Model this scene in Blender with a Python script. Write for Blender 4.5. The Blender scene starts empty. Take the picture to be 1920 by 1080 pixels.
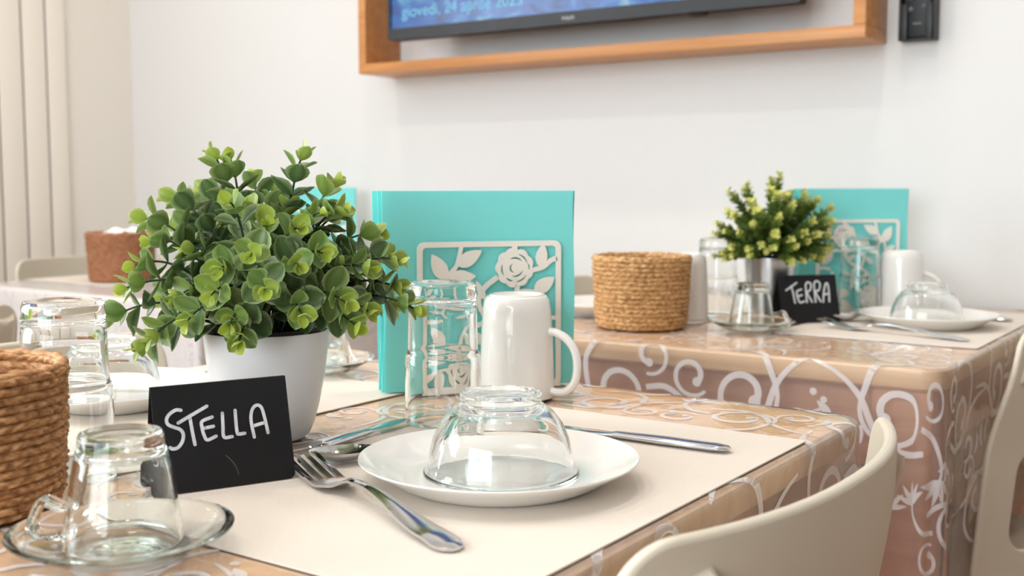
import bpy, bmesh, math, random
from math import sin, cos, pi, sqrt, atan2, radians, exp
from mathutils import Vector, Matrix, noise
from mathutils.geometry import delaunay_2d_cdt

scene = bpy.context.scene
COL = scene.collection
random.seed(7)
TH = 0.75                      # table height

# ------------------------------------------------------------------ camera
cd = bpy.data.cameras.new('camera')
cam = bpy.data.objects.new('camera', cd); COL.objects.link(cam)
cd.sensor_width = 36.0
cd.lens = 2130 / 1920 * 36.0
yaw, pitch = radians(34.6), math.atan(193 / 2130)
cam.location = (0, 0, TH + 0.203)
cam.rotation_euler = (pi / 2 - pitch, 0, yaw)
cd.clip_start = 0.02
cd.dof.use_dof = True
cd.dof.focus_distance = 0.86
cd.dof.aperture_fstop = 8.5
scene.camera = cam

# ------------------------------------------------------------------ view + world + light
vs = scene.view_settings
vs.view_transform = 'Standard'; vs.look = 'None'; vs.gamma = 1.0; vs.use_curve_mapping = False
vs.exposure = 0.42
scene.cycles.transparent_max_bounces = 24
scene.cycles.max_bounces = 32
scene.cycles.transmission_bounces = 32
scene.cycles.glossy_bounces = 16
scene.cycles.diffuse_bounces = 5
scene.cycles.sample_clamp_indirect = 12.0

world = bpy.data.worlds.new('daylight'); scene.world = world
world.use_nodes = True
bgn = world.node_tree.nodes['Background']
bgn.inputs[0].default_value = (0.80, 0.90, 1.0, 1); bgn.inputs[1].default_value = 1.6


def area(name, loc, aim, sx, sy, power, color, shape='RECTANGLE', spread=pi):
    l = bpy.data.lights.new(name, 'AREA'); l.shape = shape; l.size = sx; l.size_y = sy
    l.energy = power; l.color = color; l.spread = spread
    o = bpy.data.objects.new(name, l); COL.objects.link(o); o.location = loc
    o.rotation_euler = (Vector(aim) - Vector(loc)).to_track_quat('-Z', 'Y').to_euler()
    return o


# daylight from the left-wall window, plus fill light added behind the camera
area('window_and_fill_light', (-2.74, -0.55, 1.60), (0, -0.55, 1.35), 1.9, 1.5, 64, (0.91, 0.965, 1.0))
area('window_and_fill_light', (-0.45, -2.56, 1.50), (-0.5, 0, 1.0), 2.3, 1.7, 66, (0.92, 0.97, 1.0))
SPOTS = [(-1.9, 0.2), (-1.2, 0.2), (-0.5, 0.2), (-1.9, 1.25), (-1.2, 1.25), (-0.5, 1.25)]
SPOT_W, SPOT_C = 2.6, (1.0, 0.94, 0.86)


# ------------------------------------------------------------------ materials
def lin(c):
    return tuple(((x / 255) / 12.92 if x / 255 <= 0.04045 else ((x / 255 + 0.055) / 1.055) ** 2.4) for x in c) + (1.0,)


def new_mat(name):
    m = bpy.data.materials.new(name); m.use_nodes = True
    return m, m.node_tree.nodes, m.node_tree.links, m.node_tree.nodes['Principled BSDF']


def pmat(name, c, rough=0.5, metal=0.0, spec=0.5, bump=None, var=None, coat=0.0, trans=0.0):
    m, N, L, b = new_mat(name)
    b.inputs['Base Color'].default_value = lin(c)
    b.inputs['Roughness'].default_value = rough
    b.inputs['Metallic'].default_value = metal
    b.inputs['Specular IOR Level'].default_value = spec
    b.inputs['Coat Weight'].default_value = coat
    b.inputs['Coat Roughness'].default_value = 0.08
    tc = N.new('ShaderNodeTexCoord')
    if var:
        n = N.new('ShaderNodeTexNoise'); n.inputs['Scale'].default_value = var[0]; n.inputs['Detail'].default_value = 4
        L.new(tc.outputs['Object'], n.inputs['Vector'])
        r = N.new('ShaderNodeValToRGB'); r.color_ramp.elements[0].position = 0.3; r.color_ramp.elements[1].position = 0.7
        r.color_ramp.elements[0].color = lin(c); r.color_ramp.elements[1].color = lin(var[1])
        L.new(n.outputs['Fac'], r.inputs['Fac']); L.new(r.outputs['Color'], b.inputs['Base Color'])
    if bump:
        n = N.new('ShaderNodeTexNoise'); n.inputs['Scale'].default_value = bump[0]; n.inputs['Detail'].default_value = 3
        L.new(tc.outputs['Object'], n.inputs['Vector'])
        bp = N.new('ShaderNodeBump'); bp.inputs['Strength'].default_value = bump[1]; bp.inputs['Distance'].default_value = bump[2]
        L.new(n.outputs['Fac'], bp.inputs['Height']); L.new(bp.outputs['Normal'], b.inputs['Normal'])
    return m


def wood(name, c1, c2, scale=(1.5, 22, 22), rough=0.42):
    m, N, L, b = new_mat(name)
    tc = N.new('ShaderNodeTexCoord'); mp = N.new('ShaderNodeMapping'); mp.inputs['Scale'].default_value = scale
    L.new(tc.outputs['Object'], mp.inputs['Vector'])
    n = N.new('ShaderNodeTexNoise'); n.inputs['Scale'].default_value = 2.2; n.inputs['Detail'].default_value = 7; n.inputs['Distortion'].default_value = 0.6
    L.new(mp.outputs['Vector'], n.inputs['Vector'])
    r = N.new('ShaderNodeValToRGB'); r.color_ramp.elements[0].position = 0.32; r.color_ramp.elements[1].position = 0.68
    r.color_ramp.elements[0].color = lin(c1); r.color_ramp.elements[1].color = lin(c2)
    L.new(n.outputs['Fac'], r.inputs['Fac']); L.new(r.outputs['Color'], b.inputs['Base Color'])
    b.inputs['Roughness'].default_value = rough
    return m


def glass_mat(name, c, see=0.0, ior=1.46):
    m, N, L, b = new_mat(name)
    N.remove(b)
    g = N.new('ShaderNodeBsdfGlass'); g.inputs['Color'].default_value = lin(c); g.inputs['IOR'].default_value = ior; g.inputs['Roughness'].default_value = 0.0
    t = N.new('ShaderNodeBsdfTransparent'); t.inputs['Color'].default_value = lin(c)
    mx = N.new('ShaderNodeMixShader'); mx.inputs[0].default_value = see
    L.new(g.outputs[0], mx.inputs[1]); L.new(t.outputs[0], mx.inputs[2])
    L.new(mx.outputs[0], N['Material Output'].inputs['Surface'])
    return m


def film_mat(name, tint, haze, gloss_scale, rough, bump=None):
    """thin clear plastic film: straight transparency, a little milky haze, Fresnel shine"""
    m, N, L, b = new_mat(name); N.remove(b)
    t = N.new('ShaderNodeBsdfTransparent'); t.inputs['Color'].default_value = lin(tint)
    d = N.new('ShaderNodeBsdfDiffuse'); d.inputs['Color'].default_value = lin((242, 240, 240))
    g = N.new('ShaderNodeBsdfGlossy'); g.inputs['Roughness'].default_value = rough; g.inputs['Color'].default_value = (1, 1, 1, 1)
    m1 = N.new('ShaderNodeMixShader'); m1.inputs[0].default_value = haze
    L.new(t.outputs[0], m1.inputs[1]); L.new(d.outputs[0], m1.inputs[2])
    fr = N.new('ShaderNodeFresnel'); fr.inputs['IOR'].default_value = 1.45
    mu = N.new('ShaderNodeMath'); mu.operation = 'MULTIPLY'; mu.inputs[1].default_value = gloss_scale
    L.new(fr.outputs[0], mu.inputs[0])
    m2 = N.new('ShaderNodeMixShader'); L.new(mu.outputs[0], m2.inputs[0])
    L.new(m1.outputs[0], m2.inputs[1]); L.new(g.outputs[0], m2.inputs[2])
    if bump:
        tc = N.new('ShaderNodeTexCoord'); n = N.new('ShaderNodeTexNoise'); n.inputs['Scale'].default_value = bump[0]; n.inputs['Detail'].default_value = 2
        L.new(tc.outputs['Object'], n.inputs['Vector'])
        bp = N.new('ShaderNodeBump'); bp.inputs['Strength'].default_value = bump[1]; bp.inputs['Distance'].default_value = bump[2]
        L.new(n.outputs['Fac'], bp.inputs['Height'])
        L.new(bp.outputs['Normal'], g.inputs['Normal'])
    L.new(m2.outputs[0], N['Material Output'].inputs['Surface'])
    return m


def emit_mat(name, c, s):
    m, N, L, b = new_mat(name)
    b.inputs['Base Color'].default_value = (0, 0, 0, 1)
    b.inputs['Emission Color'].default_value = c; b.inputs['Emission Strength'].default_value = s
    return m


M = {}
M['wall'] = pmat('wall_paint', (220, 219, 218), 0.85, spec=0.2, bump=(90, 0.08, 0.002))
M['wall_far'] = pmat('wall_paint_taupe', (128, 120, 112), 0.85, spec=0.2)
M['wall_beige'] = pmat('wall_paint_beige', (231, 225, 216), 0.85, spec=0.2)
M['dado'] = pmat('dado_paint', (214, 196, 172), 0.7, spec=0.3)
M['ceil'] = pmat('ceiling_paint', (244, 243, 240), 0.9, spec=0.1)
M['door'] = pmat('door_laminate', (238, 230, 219), 0.5)
M['gap'] = pmat('door_gap', (44, 38, 34), 0.9)
M['floor'] = wood('floor_planks', (128, 88, 62), (168, 122, 90), (2, 14, 14))
M['wood_top'] = wood('table_oak', (232, 194, 150), (248, 218, 178), (1.6, 26, 26), 0.35)
M['wood_base'] = wood('table_base_oak', (218, 164, 130), (234, 184, 152), (1.6, 20, 20), 0.5)
M['wood_frame'] = wood('tv_frame_oak', (188, 124, 68), (206, 146, 88), (1.2, 30, 30), 0.4)
M['cloth'] = film_mat('clear_vinyl', (247, 245, 244), 0.11, 0.9, 0.06, bump=(38, 0.35, 0.004))
M['cloth_glare'] = film_mat('vinyl_window_glare', (250, 248, 250), 0.7, 0.9, 0.08, bump=(38, 0.35, 0.004))  # strong white haze stands in for window glare on the vinyl
M['print'] = film_mat('white_scroll_print', (250, 248, 250), 0.58, 0.7, 0.15)
M['mat'] = None
M['china'] = pmat('white_china', (236, 233, 228), 0.12, spec=0.5, coat=0.3)
M['pot_white'] = pmat('white_glazed_pot', (236, 236, 238), 0.25)
M['liner'] = pmat('black_inner_pot', (20, 20, 21), 0.6)
M['soil'] = pmat('dark_soil', (22, 20, 17), 0.95, bump=(200, 0.8, 0.004))
M['zinc'] = pmat('brushed_zinc', (205, 208, 212), 0.28, metal=0.95, bump=(60, 0.05, 0.001))
M['steel'] = pmat('polished_steel', (205, 205, 206), 0.13, metal=1.0)
M['glass'] = glass_mat('clear_glass', (254.5, 255, 254.7))
M['glass_green'] = glass_mat('clear_glass_greenish', (253.8, 255, 254.4))
M['pane'] = film_mat('window_glass', (250, 252, 252), 0.0, 0.8, 0.0)
M['chair'] = pmat('beige_polypropylene', (208, 198, 179), 0.42, bump=(900, 0.12, 0.0005))
M['board'] = pmat('chalkboard_black', (19, 19, 21), 0.62, spec=0.3, var=(40, (24, 24, 26)))
M['chalk'] = pmat('chalk_pen_white', (222, 222, 224), 0.8, var=(160, (190, 192, 198)))
M['scratch'] = pmat('chalk_smear', (92, 92, 92), 0.9)
M['fret'] = pmat('cream_fretwork', (251, 246, 237), 0.5)
M['black'] = pmat('black_plastic', (16, 16, 18), 0.45)
M['bezel'] = pmat('dark_bezel', (22, 24, 29), 0.5)
M['greyp'] = pmat('grey_button', (96, 96, 98), 0.5)
M['logo'] = pmat('pale_logo', (190, 190, 192), 0.5)
M['paper'] = pmat('white_paper', (248, 247, 246), 0.8)
M['whiteframe'] = pmat('white_lacquer', (240, 240, 238), 0.4)


def napkin_mat():
    m, N, L, b = new_mat('turquoise_paper')
    tc = N.new('ShaderNodeTexCoord')
    n = N.new('ShaderNodeTexNoise'); n.inputs['Scale'].default_value = 260; n.inputs['Detail'].default_value = 2
    L.new(tc.outputs['Object'], n.inputs['Vector'])
    bp = N.new('ShaderNodeBump'); bp.inputs['Strength'].default_value = 0.12; bp.inputs['Distance'].default_value = 0.001
    L.new(n.outputs['Fac'], bp.inputs['Height']); L.new(bp.outputs['Normal'], b.inputs['Normal'])
    b.inputs['Base Color'].default_value = lin((150, 248, 245)); b.inputs['Roughness'].default_value = 0.85
    b.inputs['Specular IOR Level'].default_value = 0.15
    tr = N.new('ShaderNodeBsdfTranslucent'); tr.inputs['Color'].default_value = lin((130, 242, 240))
    mx = N.new('ShaderNodeMixShader'); mx.inputs[0].default_value = 0.22
    L.new(b.outputs[0], mx.inputs[1]); L.new(tr.outputs[0], mx.inputs[2]); L.new(mx.outputs[0], N['Material Output'].inputs['Surface'])
    return m


M['napkin'] = napkin_mat()


def placemat_mat():
    m, N, L, b = new_mat('woven_cream_vinyl')
    tc = N.new('ShaderNodeTexCoord')
    ws = []
    for ax in ('X', 'Y'):
        w = N.new('ShaderNodeTexWave'); w.wave_type = 'BANDS'; w.bands_direction = ax
        w.inputs['Scale'].default_value = 160; L.new(tc.outputs['Object'], w.inputs['Vector']); ws.append(w)
    mu = N.new('ShaderNodeMath'); mu.operation = 'MULTIPLY'; L.new(ws[0].outputs['Fac'], mu.inputs[0]); L.new(ws[1].outputs['Fac'], mu.inputs[1])
    r = N.new('ShaderNodeValToRGB'); r.color_ramp.elements[0].color = lin((219, 208, 196)); r.color_ramp.elements[1].color = lin((233, 224, 213))
    L.new(mu.outputs[0], r.inputs['Fac']); L.new(r.outputs['Color'], b.inputs['Base Color'])
    bp = N.new('ShaderNodeBump'); bp.inputs['Strength'].default_value = 0.3; bp.inputs['Distance'].default_value = 0.0006
    L.new(mu.outputs[0], bp.inputs['Height']); L.new(bp.outputs['Normal'], b.inputs['Normal'])
    b.inputs['Roughness'].default_value = 0.75; b.inputs['Specular IOR Level'].default_value = 0.25
    return m


M['mat'] = placemat_mat()


def basket_mat(name, dark, mid, light):
    m, N, L, b = new_mat(name)
    tc = N.new('ShaderNodeTexCoord'); n = N.new('ShaderNodeTexNoise'); n.inputs['Scale'].default_value = 170; n.inputs['Detail'].default_value = 4
    mp = N.new('ShaderNodeMapping'); mp.inputs['Scale'].default_value = (1, 1, 1.8)
    L.new(tc.outputs['Object'], mp.inputs['Vector']); L.new(mp.outputs['Vector'], n.inputs['Vector'])
    r = N.new('ShaderNodeValToRGB'); e = r.color_ramp.elements
    e[0].position = 0.3; e[0].color = lin(dark); e[1].position = 0.72; e[1].color = lin(light)
    k = e.new(0.5); k.color = lin(mid)
    L.new(n.outputs['Fac'], r.inputs['Fac']); L.new(r.outputs['Color'], b.inputs['Base Color'])
    bp = N.new('ShaderNodeBump'); bp.inputs['Strength'].default_value = 0.5; bp.inputs['Distance'].default_value = 0.001
    L.new(n.outputs['Fac'], bp.inputs['Height']); L.new(bp.outputs['Normal'], b.inputs['Normal'])
    b.inputs['Roughness'].default_value = 0.6; b.inputs['Specular IOR Level'].default_value = 0.3
    return m


M['basket_dark'] = basket_mat('dark_seagrass', (132, 88, 54), (180, 130, 84), (216, 172, 124))
M['basket_honey'] = basket_mat('honey_seagrass', (140, 96, 56), (198, 152, 100), (232, 194, 142))
M['basket_red'] = basket_mat('russet_seagrass', (128, 82, 54), (158, 106, 74), (178, 128, 94))


def leaf_mat(name, rough):
    m, N, L, b = new_mat(name)
    a = N.new('ShaderNodeVertexColor'); a.layer_name = 'leaf_colour'
    L.new(a.outputs['Color'], b.inputs['Base Color']); b.inputs['Roughness'].default_value = rough
    tr = N.new('ShaderNodeBsdfTranslucent'); L.new(a.outputs['Color'], tr.inputs['Color'])
    mx = N.new('ShaderNodeMixShader'); mx.inputs[0].default_value = 0.22
    L.new(b.outputs[0], mx.inputs[1]); L.new(tr.outputs[0], mx.inputs[2]); L.new(mx.outputs[0], N['Material Output'].inputs['Surface'])
    return m


M['leaf'] = leaf_mat('plastic_leaf', 0.38)
M['stem'] = pmat('dark_green_stem', (44, 62, 44), 0.5)


# ------------------------------------------------------------------ object helpers
class MB:
    def __init__(s): s.v, s.f, s.m, s.c = [], [], [], []

    def add(s, verts, faces, mi=0, cols=None):
        o = len(s.v); s.v += [tuple(p) for p in verts]; s.f += [tuple(i + o for i in f) for f in faces]; s.m += [mi] * len(faces)
        if cols: s.c += cols
        return o

    def build(s, name, mats, parent=None, smooth=True, angle=35, loc=None):
        me = bpy.data.meshes.new(name); me.from_pydata(s.v, [], s.f)
        if not isinstance(mats, (list, tuple)): mats = [mats]
        for m in mats: me.materials.append(m)
        me.polygons.foreach_set('material_index', s.m)
        if s.c:
            at = me.color_attributes.new('leaf_colour', 'FLOAT_COLOR', 'POINT')
            for i, c in enumerate(s.c): at.data[i].color = c
        bm = bmesh.new(); bm.from_mesh(me); bmesh.ops.recalc_face_normals(bm, faces=bm.faces); bm.to_mesh(me); bm.free()
        if smooth:
            me.polygons.foreach_set('use_smooth', [True] * len(me.polygons))
            me.set_sharp_from_angle(angle=radians(angle))
        me.update()
        o = bpy.data.objects.new(name, me); COL.objects.link(o)
        if parent: o.parent = parent
        if loc: o.location = loc
        return o

    # --- shapes
    def box(s, x0, y0, z0, x1, y1, z1, mi=0, bev=0.0):
        if bev <= 0:
            v = [(x, y, z) for z in (z0, z1) for y in (y0, y1) for x in (x0, x1)]
            return s.add(v, [(0, 2, 3, 1), (4, 5, 7, 6), (0, 1, 5, 4), (2, 6, 7, 3), (0, 4, 6, 2), (1, 3, 7, 5)], mi)
        bm = bmesh.new(); bmesh.ops.create_cube(bm, size=1)
        for v in bm.verts: v.co = Vector(((x0 + x1) / 2 + v.co.x * (x1 - x0), (y0 + y1) / 2 + v.co.y * (y1 - y0), (z0 + z1) / 2 + v.co.z * (z1 - z0)))
        bmesh.ops.bevel(bm, geom=list(bm.edges), offset=bev, segments=2, affect='EDGES', profile=0.5)
        bm.verts.index_update(); vs_ = [v.co.copy() for v in bm.verts]; fs = [[v.index for v in f.verts] for f in bm.faces]; bm.free()
        return s.add(vs_, fs, mi)

    def lathe(s, prof, seg=64, c=(0, 0, 0), mi=0, close=False):
        vs_, fs = [], []; n = len(prof)
        for r, z in prof:
            for j in range(seg):
                a = 2 * pi * j / seg; vs_.append((c[0] + r * cos(a), c[1] + r * sin(a), c[2] + z))
        for i in range(n if close else n - 1):
            for j in range(seg):
                a, b = i * seg + j, i * seg + (j + 1) % seg; k = ((i + 1) % n) * seg
                fs.append((a, b, k + (j + 1) % seg, k + j))
        if not close:
            if prof[0][0] > 1e-6: fs.append(tuple(range(seg))[::-1])
            if prof[-1][0] > 1e-6: fs.append(tuple((n - 1) * seg + j for j in range(seg)))
        return s.add(vs_, fs, mi)

    def loft(s, rings, mi=0, cap=True):
        vs_, fs = [], []; k = len(rings[0])
        for r in rings: vs_ += r
        for i in range(len(rings) - 1):
            for j in range(k):
                fs.append((i * k + j, i * k + (j + 1) % k, (i + 1) * k + (j + 1) % k, (i + 1) * k + j))
        if cap: fs += [tuple(range(k))[::-1], tuple((len(rings) - 1) * k + j for j in range(k))]
        return s.add(vs_, fs, mi)

    def tube(s, pts, rad, seg=10, mi=0, flat=1.0, up=None, cols=None):
        pts = [Vector(p) for p in pts]; n = len(pts)
        rad = rad if isinstance(rad, (list, tuple)) else [rad] * n
        rings = []; prev = Vector(up) if up else None
        for i, p in enumerate(pts):
            t = (pts[min(i + 1, n - 1)] - pts[max(i - 1, 0)]).normalized()
            if prev is None: prev = Vector((0, 0, 1)) if abs(t.z) < 0.9 else Vector((1, 0, 0))
            a = (prev - t * prev.dot(t)).normalized(); b = t.cross(a); prev = a
            rings.append([tuple(p + (a * cos(2 * pi * j / seg) * flat + b * sin(2 * pi * j / seg)) * rad[i]) for j in range(seg)])
        o = s.loft(rings, mi)
        if cols: s.c += [cols] * (n * seg)
        return o

    def solid(s, outline, holes, fn, thick, mi=0, step=0):
        """filled 2-D region (outline minus holes) mapped by fn(u,v,w), w in 0..1 over the thickness"""
        v2, ed = [], []
        for lp in [outline] + list(holes):
            o = len(v2); v2 += [Vector(p) for p in lp]; k = len(lp); ed += [(o + i, o + (i + 1) % k) for i in range(k)]
        nb = len(v2)
        if step:
            xs = [p[0] for p in outline]; ys = [p[1] for p in outline]
            x = min(xs) + step / 2
            while x < max(xs):
                y = min(ys) + step / 2
                while y < max(ys):
                    if inside((x, y), outline) and not any(inside((x, y), h) for h in holes) and edge_dist((x, y), [outline] + list(holes)) > step * 0.45: v2.append(Vector((x, y)))
                    y += step
                x += step
        vv, ee, ff, *_ = delaunay_2d_cdt(v2, ed, [], 0, 1e-6)
        keep = []
        for f in ff:
            cx = sum(vv[i].x for i in f) / len(f); cy = sum(vv[i].y for i in f) / len(f)
            if inside((cx, cy), outline) and not any(inside((cx, cy), h) for h in holes): keep.append(tuple(f))
        k = len(vv)
        vs_ = [fn(p.x, p.y, 0) for p in vv] + [fn(p.x, p.y, 1) for p in vv]
        cnt = {}
        for f in keep:
            for i in range(len(f)):
                a, b = f[i], f[(i + 1) % len(f)]; cnt[(a, b)] = cnt.get((a, b), 0) + 1
        fs = [f for f in keep] + [tuple(i + k for i in reversed(f)) for f in keep]
        for (a, b) in cnt:
            if (b, a) not in cnt: fs.append((b, a, a + k, b + k))
        return s.add(vs_, fs, mi)


def inside(p, poly):
    x, y = p; r = False; j = len(poly) - 1
    for i in range(len(poly)):
        xi, yi = poly[i][0], poly[i][1]; xj, yj = poly[j][0], poly[j][1]
        if (yi > y) != (yj > y) and x < (xj - xi) * (y - yi) / (yj - yi) + xi: r = not r
        j = i
    return r


def edge_dist(p, polys):
    best = 9; P = Vector(p)
    for poly in polys:
        for i in range(len(poly)):
            a, b = Vector(poly[i]), Vector(poly[(i + 1) % len(poly)]); d = b - a
            t = max(0, min(1, (P - a).dot(d) / max(d.dot(d), 1e-12))); best = min(best, (P - a - d * t).length)
    return best


def rrect(x0, y0, x1, y1, r, n=6):
    pts = []
    for cx, cy, a0 in ((x1 - r, y0 + r, -pi / 2), (x1 - r, y1 - r, 0), (x0 + r, y1 - r, pi / 2), (x0 + r, y0 + r, pi)):
        for i in range(n + 1):
            a = a0 + pi / 2 * i / n; pts.append((cx + r * cos(a), cy + r * sin(a)))
    return pts


def smooth_path(pts, n=8):
    """Catmull-Rom through the points"""
    P = [Vector(p) for p in pts]; P = [P[0] * 2 - P[1]] + P + [P[-1] * 2 - P[-2]]; out = []
    for i in range(1, len(P) - 2):
        for k in range(n):
            t = k / n; a, b, c, d = P[i - 1], P[i], P[i + 1], P[i + 2]
            out.append(0.5 * ((2 * b) + (c - a) * t + (2 * a - 5 * b + 4 * c - d) * t * t + (3 * b - a - 3 * c + d) * t ** 3))
    out.append(P[-2]); return out


def tag(o, label, cat, group=None, kind=None):
    o['label'] = label; o['category'] = cat
    if group: o['group'] = group
    if kind: o['kind'] = kind
    return o


def thing(name, label, cat, loc=(0, 0, 0), rz=0.0, group=None):
    o = bpy.data.objects.new(name, None); COL.objects.link(o); o.empty_display_size = 0.03
    o.location = loc; o.rotation_euler = (0, 0, rz)
    return tag(o, label, cat, group)


def struct(o): o['kind'] = 'structure'; return o


def copy_tree(o, parent=None):
    c = o.copy(); COL.objects.link(c)
    if parent: c.parent = parent
    for ch in list(o.children): copy_tree(ch, c)
    return c


def dup(o, loc, rz, label, group=None):
    c = copy_tree(o); c.location = loc; c.rotation_euler = (0, 0, rz); c['label'] = label
    if group: c['group'] = group
    return c


# ------------------------------------------------------------------ room
WX0, WX1, WY0, WY1, CH = -2.66, 3.4, -2.5, 2.012, 2.75
b = MB(); b.box(WX0 - .1, WY0 - .1, -0.05, WX1 + .1, WY1 + .1, 0); struct(b.build('floor', M['floor'], smooth=False))
b = MB(); b.box(WX0 - .1, WY0 - .1, CH, WX1 + .1, WY1 + .1, CH + .05); struct(b.build('ceiling', M['ceil'], smooth=False))
b = MB(); b.box(WX0 - .1, WY1, 0, WX1 + .1, WY1 + .1, CH); struct(b.build('wall_back', M['wall'], smooth=False))
b = MB(); b.box(WX1, WY0, 0, WX1 + .1, WY1, CH); struct(b.build('wall_right', M['wall_far'], smooth=False))


def wall_hole(name, axis, p, a0, a1, h0, h1, z0, z1, mat):
    """wall slab with one rectangular opening; axis 'x': plane x=p, opening h0..h1 along y"""
    b = MB(); t = -0.1
    for (u0, u1, w0, w1) in ((a0, h0, 0, CH), (h1, a1, 0, CH), (h0, h1, 0, z0), (h0, h1, z1, CH)):
        if axis == 'x': b.box(p + t, u0, w0, p, u1, w1)
        else: b.box(u0, p + t, w0, u1, p, w1)
    return struct(b.build(name, mat, smooth=False))


wall_hole('wall_left', 'x', WX0, WY0, WY1, -1.5, 0.4, 0.85, 2.35, M['wall_beige'])
wall_hole('wall_front', 'y', WY0, WX0 - .1, WX1 + .1, -1.60, 0.70, 0.65, 2.35, M['wall'])


def window(name, axis, p, h0, h1, z0, z1):
    fr = MB(); gl = MB(); w = 0.05; mid = (h0 + h1) / 2
    segs = [(h0, h0 + w, z0, z1), (h1 - w, h1, z0, z1), (h0 + w, h1 - w, z0, z0 + w), (h0 + w, h1 - w, z1 - w, z1), (mid - .03, mid + .03, z0 + w, z1 - w)]
    for u0, u1, a, c in segs:
        if axis == 'x': fr.box(p - .075, u0, a, p - .02, u1, c, bev=.004)
        else: fr.box(u0, p - .075, a, u1, p - .02, c, bev=.004)
    for u0, u1 in ((h0 + w, mid - .03), (mid + .03, h1 - w)):
        if axis == 'x': gl.box(p - .05, u0, z0 + w, p - .046, u1, z1 - w)
        else: gl.box(u0, p - .05, z0 + w, u1, p - .046, z1 - w)
    f = struct(fr.build(name, M['whiteframe'])); gl.build('window_pane', M['pane'], f, smooth=False)


window('window_1', 'x', WX0, -1.5, 0.4, 0.85, 2.35)
window('fill_window', 'y', WY0, -1.60, 0.70, 0.65, 2.35)  # unseen window added behind the camera for frontal fill
# low painted dado on the back wall
b = MB(); b.box(WX0 + .012, WY1 - .006, 0.08, WX1, WY1, 0.655, bev=.001); struct(b.build('trim_1', M['dado']))
b = MB(); b.box(WX0 + .012, WY1 - .012, 0, WX1, WY1, 0.08, bev=.002); struct(b.build('baseboard_back', M['whiteframe']))
# panelled folding door set against the left wall: boards with dark joints
dr = MB(); dr.box(WX0, 0.50, 0, WX0 + .004, 1.802, 2.3)
dgap = struct(dr.build('door_1', M['gap'], smooth=False))
edges = [1.802, 1.7475, 1.6805, 1.6135] + [1.6135 - .067 * k for k in range(1, 17)]
for i in range(len(edges) - 1):
    b = MB(); b.box(WX0 + .004, edges[i + 1] + .0026, 0.005, WX0 + .010, edges[i] - (.0026 if i else 0), 2.3, bev=.0015)
    b.build('door_board', M['door'], dgap)
b = MB(); b.box(WX0 + .010, 0.62, 0.98, WX0 + .05, 0.66, 1.12, bev=.008); b.build('door_handle', M['steel'], dgap)

# recessed ceiling spotlights (their reflections show in the glassware)
M['lamp'] = emit_mat('lamp_diffuser', (1.0, 0.88, 0.72, 1), 14)
for i, (x, y) in enumerate(SPOTS):
    t = thing('ceiling_spotlight', 'round white recessed ceiling spotlight in the dining room ceiling', 'ceiling light', (x, y, CH), 0, 'recessed ceiling spotlights')
    b = MB(); b.lathe([(.040, -.002), (.055, -.006), (.058, 0)], 32); b.build('trim_ring', M['whiteframe'], t)
    b = MB(); b.lathe([(0.0001, -.003), (.040, -.003), (.040, 0)], 24); b.build('diffuser', M['lamp'], t)
    area('spotlight_beam', (x, y, CH - .012), (x, y, 0), .09, .09, SPOT_W, SPOT_C, 'DISK', radians(150))

# ------------------------------------------------------------------ tables
TA, RC = 0.35, 0.03
Z_WOOD, Z_CL = TH - .0012, TH - .0006      # wood surface, cloth surface


def make_table(label, loc):
    t = thing('dining_table', label, 'table', loc, 0, 'square wooden dining tables')
    b = MB(); out = rrect(-TA, -TA, TA, TA, RC, 8)
    ins = rrect(-TA + .003, -TA + .003, TA - .003, TA - .003, RC - .003, 8)
    b.loft([[(x, y, Z_WOOD - .026) for x, y in ins], [(x, y, Z_WOOD - .023) for x, y in out], [(x, y, Z_WOOD - .003) for x, y in out], [(x, y, Z_WOOD) for x, y in ins]])
    b.build('tabletop', M['wood_top'], t)
    for k in range(4):
        b = MB(); q = .302
        b.box(-q + .03, -q - .011, Z_WOOD - .125, q - .03, -q + .011, Z_WOOD - .0262, bev=.001)
        o = b.build('apron', M['wood_base'], t); o.rotation_euler = (0, 0, k * pi / 2)
    for sx in (-1, 1):
        for sy in (-1, 1):
            b = MB(); cx, cy = sx * .3, sy * .3
            rings = []
            for z, h in ((0.0, .026), (.01, .028), (.6, .036), (Z_WOOD - .0265, .036)):
                rings.append([(cx + x, cy + y, z) for x, y in rrect(-h, -h, h, h, .006, 3)])
            b.loft(rings); b.build('leg', M['wood_base'], t)
    return t


T1, T2, T3 = (-.657, .64, 0), (-.662, 1.64, 0), (-1.90, 1.64, 0)
tab = make_table('square wooden dining table in front, carrying the larger black name sign', T1)
dup(tab, T2, 0, 'square wooden dining table by the wall on the right, below the television')
dup(tab, T3, 0, 'square wooden dining table in the far left corner by the panelled door')


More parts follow.
